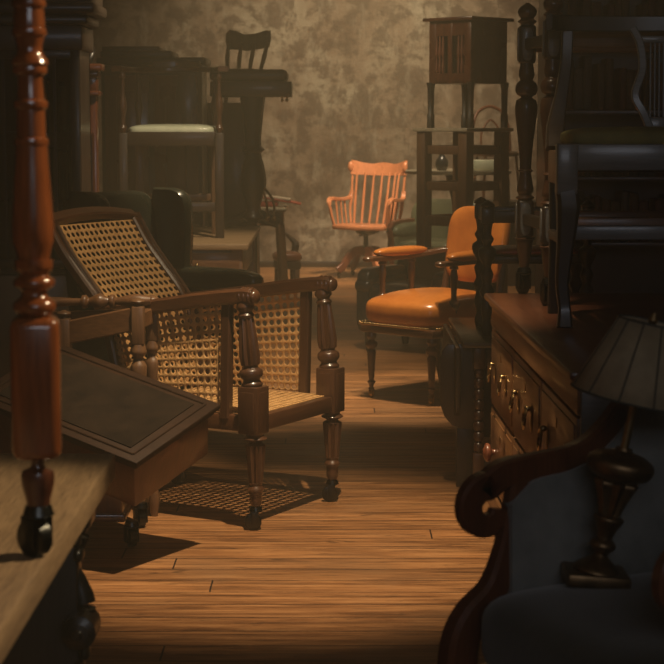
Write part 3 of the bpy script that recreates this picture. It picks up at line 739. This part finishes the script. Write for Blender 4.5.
# ------------------------------------------------------------------ 13 round pale table, jar, pale green chair, tub chair
def mid_right():
    Y = 14.3; zt = ZF(170, Y); cx = WX(458, Y, zt)
    R = thing('pedestal_table', (cx, Y, 0), 0, 'tall pedestal table with pale round top behind the slatted stand', 'table')
    fin(MB().lathe([(zt-.03,.40),(zt-.025,.42),(zt-.006,.42),(zt,.41)], seg=48), 'tabletop', M['greytop'], R)
    fin(MB().lathe(sm([(.12,.07),(.2,.05),(.35,.09),(.5,.05),(.8,.045),(zt-.04,.10)]), seg=24), 'pedestal', M['dark'], R)
    for k in range(3):
        a = k*2*PI/3+.5; fin(MB().tube([(0,0,.2),(.15*math.cos(a),.15*math.sin(a),.16),(.33*math.cos(a),.33*math.sin(a),.02)], [.04,.035,.025], smooth=4), 'foot', M['dark'], R)
    J = MB().lathe(sm([(0,.035),(.03,.05),(.08,.045),(.12,.02),(.17,.025)]), seg=24)
    o = fin(J, 'dark_jar', M['tub']); o.location = (WX(441,Y,zt), Y-.1, zt); tag(o, 'dark squat jar on the pale pedestal table', 'jar')
    # folded pale box
    o = fin(MB().box((0,0,.04),(.36,.22,.08),bev=.01), 'grey_box', M['satin']); o.location = (WX(476,Y,zt), Y-.05, zt); tag(o, 'pale flat box lying on the pale pedestal table', 'box')
    def padded(name, x, Y, rz, w, d, hb, ha, mat, wood_, label):
        R = thing(name, (x,Y,0), rz, label, 'chair')
        fin(MB().pillow((0,0,.36),(w-.16,d,.17),e1=.45,e2=.3), 'seat_cushion', M[mat], R)
        fin(MB().box((0,.02,.20),(w-.08,d-.04,.16),bev=.03), 'seat_frame', M[mat], R)
        fin(MB().pillow((0,d/2,hb*.62),(w,.18,hb*.76),(-.12,0,0),e1=.4,e2=.4), 'backrest', M[mat], R)
        for sx in (-1,1):
            fin(MB().pillow((sx*(w/2-.05),-.0,ha-.06),(.14,d,.14),e1=.8,e2=.4).pillow((sx*(w/2-.05),.0,.32),(.11,d-.03,.42),e1=.3,e2=.3), 'arm', M[mat], R)
            if wood_: fin(MB().tube([(sx*(w/2-.05),d/2-.1,ha+.02),(sx*(w/2-.05),-.1,ha+.02),(sx*(w/2-.05),-d/2,ha+.0),(sx*(w/2-.05),-d/2-.02,ha-.08),(sx*(w/2-.05),-d/2+.02,ha-.2),(sx*(w/2-.05),-d/2+.02,.12)], 1, flat=(.045,.03), smooth=5), 'arm_frame', M['redwood'], R)
            for yy in (-d/2+.06,d/2-.04): fin(MB().lathe(sm([(0,.02),(.05,.028),(.13,.03)],3),(sx*(w/2-.08),yy,0),seg=14), 'foot', M['dark'], R)
        return R
    Yc = 15.6
    padded('upholstered_armchair', WX(436,Yc,.6), Yc, -.45, .70, .56, ZF(199,Yc+.25), ZF(224,Yc), 'green2', True, 'faded green armchair with wooden arm fronts, far behind the tan armchair')
    Yd = 11.5
    padded('tub_armchair', WX(420,Yd,.5), Yd, -.6, .66, .54, .64, ZF(276,Yd), 'tub', False, 'low dark tub armchair right behind the tan leather armchair')
mid_right()
def cup_and_bentwood():
    Y = 15.6; x = WX(500, Y, 1)
    R = thing('side_cupboard', (x+.25, Y+.6, 0), 0, 'dark cupboard at the back wall carrying the bentwood chair', 'cupboard')
    fin(MB().box((0,0,.36),(.95,.45,.72),bev=.01), 'carcass', M['dark'], R)
    fin(MB().box((0,0,.735),(1.0,.5,.03),bev=.01), 'top', M['dark'], R)
    for sx in (-1,1):
        d = fin(MB().box((sx*.235,-.232,.37),(.44,.02,.62),bev=.004), 'door', M['dark'], R)
        fin(MB().ball((sx*.05,-.25,.4),.012), 'knob', M['brass'], d)
    z = .75
    C = thing('bentwood_chair', (WX(497,Y+.5,1.5), Y+.5, z), .2, 'bentwood chair with hooped back standing on the dark cupboard', 'chair')
    fin(MB().tube([(-.17,.15,.40),(-.17,.19,.62),(-.12,.22,.78),(0,.23,.84),(.12,.22,.78),(.17,.19,.62),(.17,.15,.40)], .014, smooth=6), 'hoop', M['redwood'], C)
    fin(MB().tube([(-.09,.15,.43),(-.09,.18,.60),(0,.20,.72),(.09,.18,.60),(.09,.15,.43)], .009, smooth=6), 'inner_hoop', M['redwood'], C)
    fin(MB().lathe([(.40,.19),(.41,.2),(.43,.2),(.44,.18)], seg=32), 'seat', M['redwood'], C)
    for (sx,sy) in ((-1,-1),(1,-1),(-1,1),(1,1)): fin(MB().tube([(sx*.14,sy*.13,.41),(sx*.17,sy*.17,0)], .013), 'leg', M['redwood'], C)
cup_and_bentwood()
# ------------------------------------------------------------------ 14 left-middle: pale table, high chair on it, pedestal table, etc.
def left_mid():
    xr, yf = G(242, 244, .75); xb, yb = G(266, 226, .75)
    xr = (xr+xb)/2; W_ = 1.15; D_ = yb-yf
    R = thing('farm_table', (xr-W_/2, (yf+yb)/2, 0), 0, 'wooden table with worn light top and dark drawers, left of the aisle', 'table')
    fin(MB().box((0,0,.732),(W_,D_,.036),bev=.008), 'tabletop', M['paletop'], R)
    fin(MB().box((0,0,.62),(W_-.10,D_-.10,.19),bev=.004), 'apron', M['dark'], R)
    for k in range(2):
        d = fin(MB().box((-.27+.54*k,-(D_-.10)/2-.008,.62),(.5,.02,.15),bev=.004), 'drawer', M['oak_x'], R); fin(MB().ball((-.27+.54*k,-(D_-.1)/2-.03,.62),.014), 'knob', M['brass'], d)
    for (sx,sy) in ((-1,-1),(1,-1),(-1,1),(1,1)): fin(MB().box((sx*(W_/2-.07),sy*(D_/2-.07),.36),(.07,.07,.715),bev=.006), 'leg', M['oak'], R)
    # tall corner chair on the table
    bx, by = G(220, 238, .75); bx2 = WX(123, by, 1.4)
    hw = (bx-bx2)/2; cx = (bx+bx2)/2; D = .42
    C = thing('corner_chair', (cx, by, .75), .0, 'tall square-legged corner chair with pale satin seat and curved top rail, on the farm table', 'chair')
    zs = ZF(133, by)-.75; za = ZF(69, by)-.75
    for sx in (-1,1):
        for yy in (0, D):
            x = sx*hw*(1 if yy == 0 else .82)
            fin(MB().box((x,yy,zs/2-.0),(.052,.052,zs),(0,0,.1),bev=.004), 'leg', M['dark' if yy == 0 else 'oak'], C)
            fin(MB().lathe(sm([(zs,.014),(zs+.03,.024),(zs+.05,.014),(zs+.10,.016),(zs+.16,.026),(zs+.24,.014),(za-.06,.012),(za-.05,.02),(za-.02,.014)],4),(x,yy,0),seg=16), 'arm_post', M['walnut'], C)
        fin(MB().box((sx*hw*.92,D/2,zs-.035),(.03,D-.05,.07),(0,0,sx*.2),bev=.004), 'side_rail', M['dark'], C)
    fin(MB().box((0,0,zs-.035),(2*hw-.05,.03,.085),bev=.004), 'front_rail', M['dark'], C)
    fin(MB().box((0,D,zs-.035),(2*hw*.8,.03,.075),bev=.004), 'rear_rail', M['dark'], C)
    fin(MB().box((0,0,ZF(207,by)-.75),(2*hw-.05,.026,.055),bev=.004), 'stretcher', M['dark'], C)
    fin(MB().box((0,D,ZF(200,by)-.75),(2*hw*.8,.026,.045),bev=.004), 'stretcher', M['oak_x'], C)
    fin(MB().pillow((.0,D/2,zs+.012),(2*hw*.92,D,.085),e1=.6,e2=.3), 'seat', M['satin'], C, label='pale green satin seat')
    ar = MB().tube([(hw+.03,-.03,za),(hw*.98,.15,za),(hw*.85,.36,za+.005),(hw*.4,.47,za+.01),(0,.49,za+.012),(-hw*.4,.47,za+.01),(-hw*.85,.36,za+.005),(-hw*.98,.15,za),(-hw-.03,-.03,za)], 1, flat=(.065,.032), smooth=5)
    ar.tube([(hw*.5,.45,za+.035),(0,.48,za+.045),(-hw*.5,.45,za+.035)], 1, flat=(.05,.05), smooth=5)
    fin(ar, 'top_rail', M['walnut_x'], C)
    fin(MB().prism([(-.05,zs),(.05,zs),(.03,zs+.09),(.075,zs+.2),(.05,za-.02),(-.05,za-.02),(-.075,zs+.2),(-.03,zs+.09)], .012, (.06,.45,0), bev=.003), 'splat', M['dark'], C)
    # console with thick top on carved pedestals
    Yc = yb-.28
    x1 = WX(292,Yc,1.7); x0 = WX(212,Yc,1.7); zt = ZF(70,Yc)-.75; zb = ZF(97,Yc)-.75; zm = ZF(82,Yc)-.75
    K = thing('pedestal_desk', ((x0+x1)/2, Yc, .75), 0, 'dark heavy-topped pedestal table standing on the farm table behind the corner chair', 'table')
    w = x1-x0
    fin(MB().box((-.015,0,(zt+zm)/2),(w-.02,.40,zt-zm),bev=.035,seg=4), 'tabletop', M['black'], K)
    fin(MB().box((0,0,(zb+zm)/2),(w,.42,zm-zb),bev=.008), 'apron', M['dark'], K)
    xp = WX(253,Yc,1.3)-(x0+x1)/2
    for xx in (xp,):
        for yy in (-.10,.10):
            fin(MB().lathe(sm([(.05,.04),(.08,.07),(.13,.045),(.20,.06),(.30,.085),(.42,.07),(.50,.05),(.52,.075),(.55,.05),(.70,.06),(.80,.07),(zb,.08)],4),(xx,yy,0),seg=18,), 'pedestal', M['black'], K)
    fin(MB().tube([(xp-.20,0,.03),(xp-.10,0,.06),(xp,0,.09),(xp+.10,0,.06),(xp+.17,0,.03)],[.03,.04,.05,.04,.03],smooth=4), 'foot', M['black'], K)
    for k in (0,1):
        fin(MB().lathe(sm([(zb-.035,.004),(zb-.025,.011),(zb-.012,.006),(zb,.01)],3),(w/2-.03-.03*k,-.18,0),seg=12), 'drop_finial', M['brass'], K)
        fin(MB().ball((xp+.10+.045*k,-.16,.075),.018).tube([(xp+.10+.045*k,-.16,.09),(xp+.09+.045*k,-.14,.20),(xp+.05,-.1,.30)],.008,smooth=3), 'drop_bracket', M['bronze'], K)
    # spindle-back chair rising behind, on a dark cupboard
    Yw = 13.9; zc = 1.60
    Q = thing('dark_cupboard', (WX(232,Yw,1), Yw+.05, 0), 0, 'plain dark cupboard under the spindle-back chair', 'cupboard')
    fin(MB().box((0,0,zc/2),(.40,.5,zc),bev=.01), 'carcass', M['dark'], Q)
    fin(MB().box((0,-.255,zc/2),(.32,.02,zc-.1),bev=.004), 'door', M['dark'], Q)
    xw = WX(238,Yw,2)
    S = thing('spindle_back_chair', (xw, Yw, zc), -.25, 'brown spindle-back chair with wavy crest, highest of the pile against the wall', 'chair')
    zt2 = ZF(30,Yw+.15)-zc
    sh = .24
    fin(MB().box((0,0,sh),(.36,.36,.03),bev=.012), 'seat', M['oak'], S)
    for (sx,sy) in ((-1,-1),(1,-1),(-1,1),(1,1)): fin(MB().tube([(sx*.13,sy*.13,sh-.01),(sx*.15,sy*.15,0)],.016), 'leg', M['oak'], S)
    for k in range(4):
        x = -.13+.087*k; fin(MB().tube([(x,.15,sh),(x*1.15,.20,sh+.12),(x*1.2,.26,zt2-.10)],[.014,.018,.012],smooth=3), 'spindle', M['oak'], S)
    fin(MB().prism([(-.17,zt2-.14),(0,zt2-.155),(.17,zt2-.13),(.185,zt2-.06),(.18,zt2),(.14,zt2),(.07,zt2-.02),(-.03,zt2-.03),(-.10,zt2),(-.15,zt2+.01),(-.18,zt2-.02),(-.185,zt2-.08)], .022, (0,.27,0), bev=.006), 'crest_rail', M['oak'], S)
    # small pale table, folio, stool at the wall
    Yt = 15.3; zt3 = ZF(206,Yt); xt = WX(264,Yt,zt3)
    T = thing('folio_table', (xt,Yt,0), 0, 'small splay-legged table with pale top near the back wall', 'table')
    fin(MB().box((0,0,zt3-.02),(.40,.42,.04),bev=.015), 'tabletop', M['greytop'], T)
    fin(MB().box((0,0,zt3-.10),(.34,.34,.12),bev=.01), 'apron', M['oak'], T)
    for (sx,sy) in ((-1,-1),(1,-1),(-1,1),(1,1)): fin(MB().tube([(sx*.13,sy*.14,zt3-.08),(sx*.17,sy*.17,0)],1,flat=(.07,.05)), 'leg', M['oak'], T)
    Fo = thing('portfolio', (xt+.06,Yt-.05,zt3+.002), 0, 'faded red portfolio of papers lying tilted on the small pale table', 'book')
    fin(MB().box((.06,0,.055),(.40,.28,.012),(0,.18,0),bev=.003), 'cover', M['redcl'], Fo)
    fin(MB().box((.02,0,.075),(.30,.26,.018),(0,.14,0),bev=.003), 'pages', M['paper'], Fo)
    fin(MB().box((-.05,0,.02),(.22,.27,.04),bev=.006), 'cover', M['redcl'], Fo)
    Ys = 15.9; xs = WX(287,Ys,.3)
    St = thing('leather_footstool', (xs,Ys,0), .2, 'brown leather footstool with dark scroll back near the wall', 'stool')
    fin(MB().pillow((0,0,.27),(.24,.26,.10),e1=.7,e2=.4), 'seat', M['brownl'], St)
    fin(MB().box((0,0,.20),(.21,.24,.07),bev=.01), 'seat_rail', M['dark'], St)
    for (sx,sy) in ((-1,-1),(1,-1),(-1,1),(1,1)): fin(MB().box((sx*.07,sy*.09,.08),(.05,.05,.17),bev=.008), 'leg', M['oak'], St)
    fin(MB().tube([(.07,.1,.25),(.10,.12,.36),(.06,.13,.42),(.0,.13,.47)],[.03,.035,.02,.01],smooth=4), 'scroll_back', M['dark'], St)
left_mid()
# ------------------------------------------------------------------ 15 dark wardrobe, glazed cabinet, pilaster pedestal, twist post
def left_back():
    Y = 12.5; x0 = WX(96,Y,1.5); x1 = WX(206,Y,1.5)
    zt = ZF(46,Y)
    R = thing('dark_sideboard', ((x0+x1)/2, Y+.3, 0), 0, 'tall black-brown sideboard with stepped cornice behind the corner chair', 'sideboard')
    w = x1-x0
    fin(MB().box((0,0,(zt-.12)/2),(w-.06,.5,zt-.12),bev=.01), 'carcass', M['dark'], R)
    fin(MB().box((0,0,zt-.10),(w,.55,.05),bev=.015).box((-.10,0,zt-.055),(w-.26,.55,.05),bev=.012).box((-.14,0,zt-.02),(w-.36,.52,.04),bev=.01), 'cornice', M['black'], R)
    for k in range(2):
        d = fin(MB().box((-w/4+.02+k*(w/2-.04),-.262,1.30),(w/2-.08,.025,.95),bev=.004).box((-w/4+.02+k*(w/2-.04),-.275,1.30),(w/2-.24,.02,.74),bev=.008), 'door', M['mahog'], R); fin(MB().ball((-.04+.08*k,-.285,1.3),.012), 'knob', M['brass'], d)
        fin(MB().box((-w/4+.02+k*(w/2-.04),-.262,.45),(w/2-.08,.025,.6),bev=.004), 'drawer', M['mahog'], R)
    # glazed bookcase
    Y = 8.9; xr = WX(80,Y,1.5); W_ = 1.0; zc = ZF(50,Y)
    B = thing('glazed_bookcase', (xr-W_/2, Y+.2, 0), 0, 'dark glass-fronted bookcase with deep cornice at the left edge', 'bookcase')
    fr = MB()
    fr.box((0,.17,1.0),(W_,.02,1.9)); fr.box((-W_/2+.015,0,1.0),(.03,.36,1.9)); fr.box((W_/2-.015,0,1.0),(.03,.36,1.9))
    for z in (.72,1.06,1.40,zc): fr.box((0,0,z),(W_-.04,.34,.022))
    fin(fr, 'carcass', M['dark'], B)
    fin(MB().box((0,-.01,.36),(W_,.38,.70),bev=.01), 'base', M['dark'], B)
    fin(MB().box((0,-.01,zc+.06),(W_+.04,.42,.12),bev=.01).box((.01,-.02,zc+.145),(W_+.08,.46,.05),bev=.015).box((.02,-.03,zc+.20),(W_+.14,.50,.06),bev=.02).box((.02,-.03,zc+.26),(W_+.10,.46,.07),bev=.01), 'cornice', M['dark'], B)
    for k in range(2):
        xc = -W_/4+k*W_/2
        f = MB(); hz = (zc-.74)/2; zm = (zc+.74)/2
        for sx in (-1,1): f.box((xc+sx*(W_/4-.025),-.185,zm),(.045,.024,2*hz),bev=.004)
        for z in (.76,zc-.02): f.box((xc,-.185,z),(W_/2-.06,.024,.045),bev=.004)
        for q in range(1,4): f.box((xc-W_/4+q*W_/8,-.185,zm),(.012,.016,2*hz))
        d = fin(f, 'door', M['black'], B)
        fin(MB().box((xc,-.178,zm),(W_/2-.08,.003,2*hz-.04)), 'pane', M['glass'], d)
    first = {}
    def book(x, y, z, t, h, dpt, mi, label, group, lean=0):
        key = mi
        if key not in first:
            me = fin(MB().box((0,0,.5),(1,1,1),bev=.06), 'book', BOOK[mi]); first[key] = me; o = me
        else:
            o = first[key].copy(); COL.objects.link(o)
        o.location = (x,y,z); o.scale = (t,dpt,h); o.rotation_euler = (0,lean,0)
        tag(o, label, 'book', group)
    for sh, z in enumerate((.732,1.072,1.412)):
        x = xr-.32
        lab = ['old green or olive book on the lowest shelf of the glazed bookcase','old green or olive book on the middle shelf of the glazed bookcase','old green or olive book on the top shelf of the glazed bookcase'][sh]
        while x < xr-.06:
            t = random.uniform(.028,.045); book(x+t/2, Y+.17, z, t*.96, random.uniform(.22,.28), .18, random.choice((0,0,1)), lab, 'books behind glass, '+['lowest','middle','top'][sh]+' shelf'); x += t
    # pilaster pedestal
    Y = 9.9; px = WX(90,Y,1.3)
    P = thing('pilaster_pedestal', (px,Y,0), 0, 'reddish square pedestal with stepped capital between bookcase and sideboard', 'pedestal')
    ztop = ZF(64,Y)
    fin(MB().box((0,0,ztop/2),(.09,.09,ztop-.1),bev=.006).box((-.025,-.046,.85),(.012,.012,1.1)).box((.0,-.046,.85),(.012,.012,1.1)).box((.025,-.046,.85),(.012,.012,1.1)), 'shaft', M['mahog'], P)
    fin(MB().box((0,0,ztop-.02),(.16,.16,.04),bev=.01).box((0,0,ztop-.055),(.12,.12,.04),bev=.01).box((0,0,ztop-.10),(.10,.10,.1),bev=.01).box((0,0,ztop-.16),(.13,.13,.03),bev=.01), 'capital', M['mahog'], P)
    fin(MB().box((0,0,.05),(.2,.2,.1),bev=.01), 'plinth', M['mahog'], P)
    # barley twist post
    Y = 10.4; bx = WX(88,Y,2.0); tw = MB(); vs=[]; fs=[]; seg=16; n=150; H=2.35
    for i in range(n+1):
        z = H*i/n; a = z*34
        ox, oy = .016*math.cos(a), .016*math.sin(a)
        for k in range(seg): vs.append((ox+.026*math.cos(2*PI*k/seg), oy+.026*math.sin(2*PI*k/seg), z))
    for i in range(n):
        for k in range(seg): j=(k+1)%seg; fs.append((i*seg+k,i*seg+j,(i+1)*seg+j,(i+1)*seg+k))
    tw.add(vs, fs)
    o = fin(tw, 'barley_twist_post', M['black'], sharp=3); o.location = (bx,Y,0); tag(o, 'dark barley-twist post rising behind the glazed bookcase cornice', 'post')
    # right rear bookcase
    Y = 9.3; x0 = WX(546,Y,1.5); W_ = 1.5
    B = thing('open_bookcase', (x0+W_/2, Y+.2, 0), 0, 'large dark open bookcase in the shadows behind the chest', 'bookcase')
    fr = MB(); fr.box((0,.18,1.2),(W_,.02,2.4)); fr.box((-W_/2+.02,0,1.2),(.04,.38,2.4)); fr.box((W_/2-.02,0,1.2),(.04,.38,2.4)); fr.box((0,0,1.2),(.03,.36,2.4))
    zs = [.10,.48,.84,1.18,1.52,1.86,2.2,2.4]
    fin(fr, 'carcass', M['dark'], B)
    for z in zs: fin(MB().box((0,-.01,z-.012),(W_-.06,.36,.024),bev=.003), 'shelf', M['redwood' if z == 1.86 else 'dark'], B)
    names = {.84:'shelf just above the chest top',1.18:'lower middle shelf',1.52:'upper middle shelf',1.86:'shelf with the reddish edge'}
    for z, nm in names.items():
        x = x0+.06
        while x < x0+.70:
            t = random.uniform(.03,.055)
            if random.random() < .12: x += .03; continue
            book(x+t/2, Y+.13, z, t*.95, random.uniform(.20,.28), .2, random.choice((2,3,4,2)), 'worn dark book in the open bookcase behind the chest, '+nm, 'books in the open bookcase, '+nm); x += t
left_back()
# ------------------------------------------------------------------ 16 foreground blue armchair and leaning lamp
def blue_chair():
    Y0 = 3.50; X0 = WX(481, Y0, .72)
    bd = Vector((.90,.44)).normalized(); th = math.atan2(-bd.x, bd.y)
    xd = Vector((bd.y, -bd.x)); hw = .325
    R = thing('scroll_armchair', (X0+xd.x*hw, Y0+xd.y*hw, 0), th, 'dark scroll-armed armchair in blue-grey fabric filling the lower right corner', 'chair')
    for sx in (-1,1):
        x = sx*hw
        rail = [(0.015,.752),(.05,.772),(.11,.778),(.19,.785),(.25,.803),(.31,.85),(.38,.93),(.48,1.03),(.58,1.10)]
        # scroll: rail curls over and inwards
        sc_ = [(.012+.046*math.cos(t)*k, .706+.046*math.sin(t)*k) for t, k in [(PI/2+PI*1.45*i/12, 1-.35*i/12) for i in range(13)]][::-1]
        pts = [(x,p[0],p[1]) for p in sc_]+[(x,p[0],p[1]) for p in rail]
        rr = [.7+.3*i/12 for i in range(13)]+[1]*len(rail)
        fin(MB().tube(pts, rr, flat=(.058,.036), smooth=3, up=(1,0,0)), 'arm', M['mahog'], R)
        sup = [(x,.085,.755),(x,.075,.70),(x,.06,.62),(x,.03,.54),(x,-.02,.49),(x,-.045,.44),(x,-.05,.36),(x,-.03,.28)]
        fin(MB().tube(sup, [.7,.7,.8,.95,1.1,1.15,1.2,1.1], flat=(.06,.05), smooth=5, up=(1,0,0)), 'arm_support', M['mahog'], R)
        fin(MB().tube([(x,-.03,.30),(x,-.045,.2),(x,-.02,.08),(x,-.05,.0)], [1.1,1.2,.7,.8], flat=(.065,.06), smooth=5, up=(1,0,0)), 'leg', M['mahog'], R)
        fin(MB().tube([(x*.9,.56,.34),(x*.9,.60,.15),(x*.9,.66,0)], [1,.9,.7], flat=(.05,.05), smooth=5, up=(1,0,0)), 'leg', M['mahog'], R)
        # upholstered inside of arm following the rail
        xi = x-sx*.03
        def top(y):
            pr = [(.04,.72)]+[(a,b) for a,b in rail[2:]]+[(.66,1.1)]
            for i in range(len(pr)-1):
                if y <= pr[i+1][0]:
                    t = max(0,(y-pr[i][0])/(pr[i+1][0]-pr[i][0])); return pr[i][1]*(1-t)+pr[i+1][1]*t-.02
            return 1.08
        up = MB(); up.grid(lambda u, v: (x-sx*.01-sx*.035*math.sin(PI*min(1,v*1.02))*math.sin(PI*min(1,u+.08)), .055+.52*u, .40+(top(.055+.52*u)-.40)*v), 20, 10, .04)
        fin(up, 'arm_upholstery', M['blue'], R)
    fin(MB().box((0,.27,.34),(2*hw-.05,.60,.13),bev=.02), 'seat_rail', M['mahog'], R)
    fin(MB().pillow((0,.25,.475),(2*hw-.06,.62,.19),e1=.5,e2=.3,nu=24,nv=48), 'seat_cushion', M['seatgreen'], R, label='drab green seat cushion')
    fin(MB().pillow((0,.60,.80),(2*hw-.04,.14,.62),(-.14,0,0),e1=.35,e2=.35), 'backrest', M['blue'], R)
    fin(MB().tube([(-hw,.60,1.10),(-hw*.5,.64,1.15),(0,.65,1.16),(hw*.5,.64,1.15),(hw,.60,1.10)],1,flat=(.07,.05),smooth=4), 'top_rail', M['mahog'], R)
blue_chair()
def lamp():
    zs = .566; Yb = YF(583, zs); xb = WX(594, Yb, zs)
    R = thing('table_lamp', (xb, Yb, zs), 0, 'dark bronze table lamp with ribbed parchment shade leaning on the blue armchair seat', 'lamp', rot=(0,.20,0))
    fin(MB().box((0,0,.014),(.125,.115,.026),(0,-.12,0),bev=.006), 'base', M['bronze'], R)
    b = MB().lathe(sm([(.02,.045),(.03,.048),(.045,.03),(.06,.014),(.075,.026),(.085,.024),(.092,.016),(.11,.02),(.125,.028),(.135,.03),(.14,.018)],4), seg=24)
    b.lathe(sm([(.14,.022),(.16,.027),(.19,.038),(.205,.044),(.212,.036)],4), flute=(8,.25,.14,.215))
    b.lathe(sm([(.21,.036),(.22,.058),(.235,.066),(.25,.064),(.262,.045),(.268,.02),(.275,.016)],4), seg=28)
    fin(b, 'body', M['bronze'], R)
    fin(MB().lathe([(.27,.008),(.42,.008),(.425,.014),(.46,.014)], seg=14), 'stem', M['brass'], R)
    fin(MB().lathe([(.375,.126),(.525,.064)], seg=48, cap=False), 'shade', M['shade'], R, solid=.004)
    sm_ = MB()
    for k in range(12):
        a = 2*PI*k/12+.1; sm_.tube([(.1275*math.cos(a),.1275*math.sin(a),.375),(.0655*math.cos(a),.0655*math.sin(a),.525)], .0022, seg=6)
    for z, r in ((.375,.127),(.525,.065)): sm_.tube([(r*math.cos(2*PI*i/48), r*math.sin(2*PI*i/48), z) for i in range(49)], .0025, seg=6)
    fin(sm_, 'shade_seam', M['seam'], R)
    sp = MB()
    for k in range(3): a = k*2*PI/3; sp.tube([(0,0,.52),(.064*math.cos(a),.064*math.sin(a),.52)], .002, seg=6)
    sp.lathe([(.455,.006),(.52,.006),(.53,.010),(.545,.004)], seg=12)
    fin(sp, 'shade_carrier', M['brass'], R)
lamp()
# ------------------------------------------------------------------ light
def spot(name, loc, target, power, size_deg, blend=.5, col=(1,.66,.34), rad=.05):
    d = bpy.data.lights.new(name, 'SPOT'); d.energy = power; d.color = col; d.spot_size = math.radians(size_deg); d.spot_blend = blend; d.shadow_soft_size = rad
    o = bpy.data.objects.new(name, d); COL.objects.link(o); o.location = loc
    o.rotation_euler = (Vector(target)-Vector(loc)).to_track_quat('-Z', 'Y').to_euler(); return o
W1 = (1,.77,.46)
spot('ceiling_spot_near', (.15,5.35,3.9), (-.18,6.15,0), 900, 39, .8, W1, rad=.03)
spot('fill_spot_cane', (.1,5.5,3.9), (-.80,7.0,.95), 220, 19, .5, W1, rad=.03)  # added spot brightening the cane back, no lamp known there
spot('ceiling_spot_table', (1.75,3.55,3.3), (-.60,3.0,1.05), 400, 29, .5, W1)
spot('ceiling_spot_middle', (.45,8.9,3.9), (.45,9.5,0), 500, 30, .5, W1, rad=.04)
spot('ceiling_spot_left', (.2,9.0,4.0), (-.75,9.9,.9), 560, 58, .6, W1)
spot('fill_spot_stand', (-1.5,11.0,3.7), (.85,12.7,1.8), 210, 30, .7, W1)  # extra unseen spot put in to light the cabinet's left face
spot('ceiling_spot_back', (.75,15.2,4.0), (.30,16.9,.4), 820, 34, .6, W1, rad=.06)
spot('fill_wash_wall', (.5,14.6,4.1), (.35,18.0,1.7), 820, 75, 1, W1)  # added wash that brightens the plaster of the back wall
spot('fill_spot_folio', (-.1,14.2,4.0), (-.45,15.6,.5), 260, 28, .6, W1)  # made-up spot lifting the portfolio and its small table
spot('fill_spot_green', (.95,13.4,4.0), (.85,15.0,.7), 420, 32, .6, W1)  # spot added to bring up the green armchair and pale pedestal top
ar = bpy.data.lights.new('camera_side_fill', 'AREA'); ar.energy = 34; ar.color = (.95,.96,1); ar.shape = 'RECTANGLE'; ar.size = 2.5; ar.size_y = 1.6  # cool fill added behind the camera; no window is built there
ao = bpy.data.objects.new('camera_side_fill', ar); COL.objects.link(ao); ao.location = (.8,-1.9,2.6); ao.rotation_euler = (math.radians(75),0,0)
w = bpy.data.worlds.new('World'); sc.world = w; w.use_nodes = True
nt = w.node_tree; nt.nodes['Background'].inputs[0].default_value = (.02,.018,.015,1); nt.nodes['Background'].inputs[1].default_value = 1
vs_ = nt.nodes.new('ShaderNodeVolumeScatter'); vs_.inputs['Color'].default_value = (.93,.86,.62,1); vs_.inputs['Density'].default_value = .0215; vs_.inputs['Anisotropy'].default_value = .2
nt.links.new(vs_.outputs[0], nt.nodes['World Output'].inputs['Volume'])
# ------------------------------------------------------------------ camera
cam = bpy.data.cameras.new('Camera'); co = bpy.data.objects.new('Camera', cam); COL.objects.link(co); sc.camera = co
co.location = (0,0,CZ); co.rotation_euler = (PI/2-PITCH,0,0)
cam.sensor_width = 36; cam.lens = 36*F/664; cam.clip_end = 100
cam.dof.use_dof = True; cam.dof.focus_distance = 7.2; cam.dof.aperture_fstop = 9
sc.view_settings.view_transform = 'Standard'; sc.view_settings.look = 'None'; sc.view_settings.exposure = 0; sc.view_settings.gamma = 1
sc.cycles.max_bounces = 6; sc.cycles.volume_bounces = 1
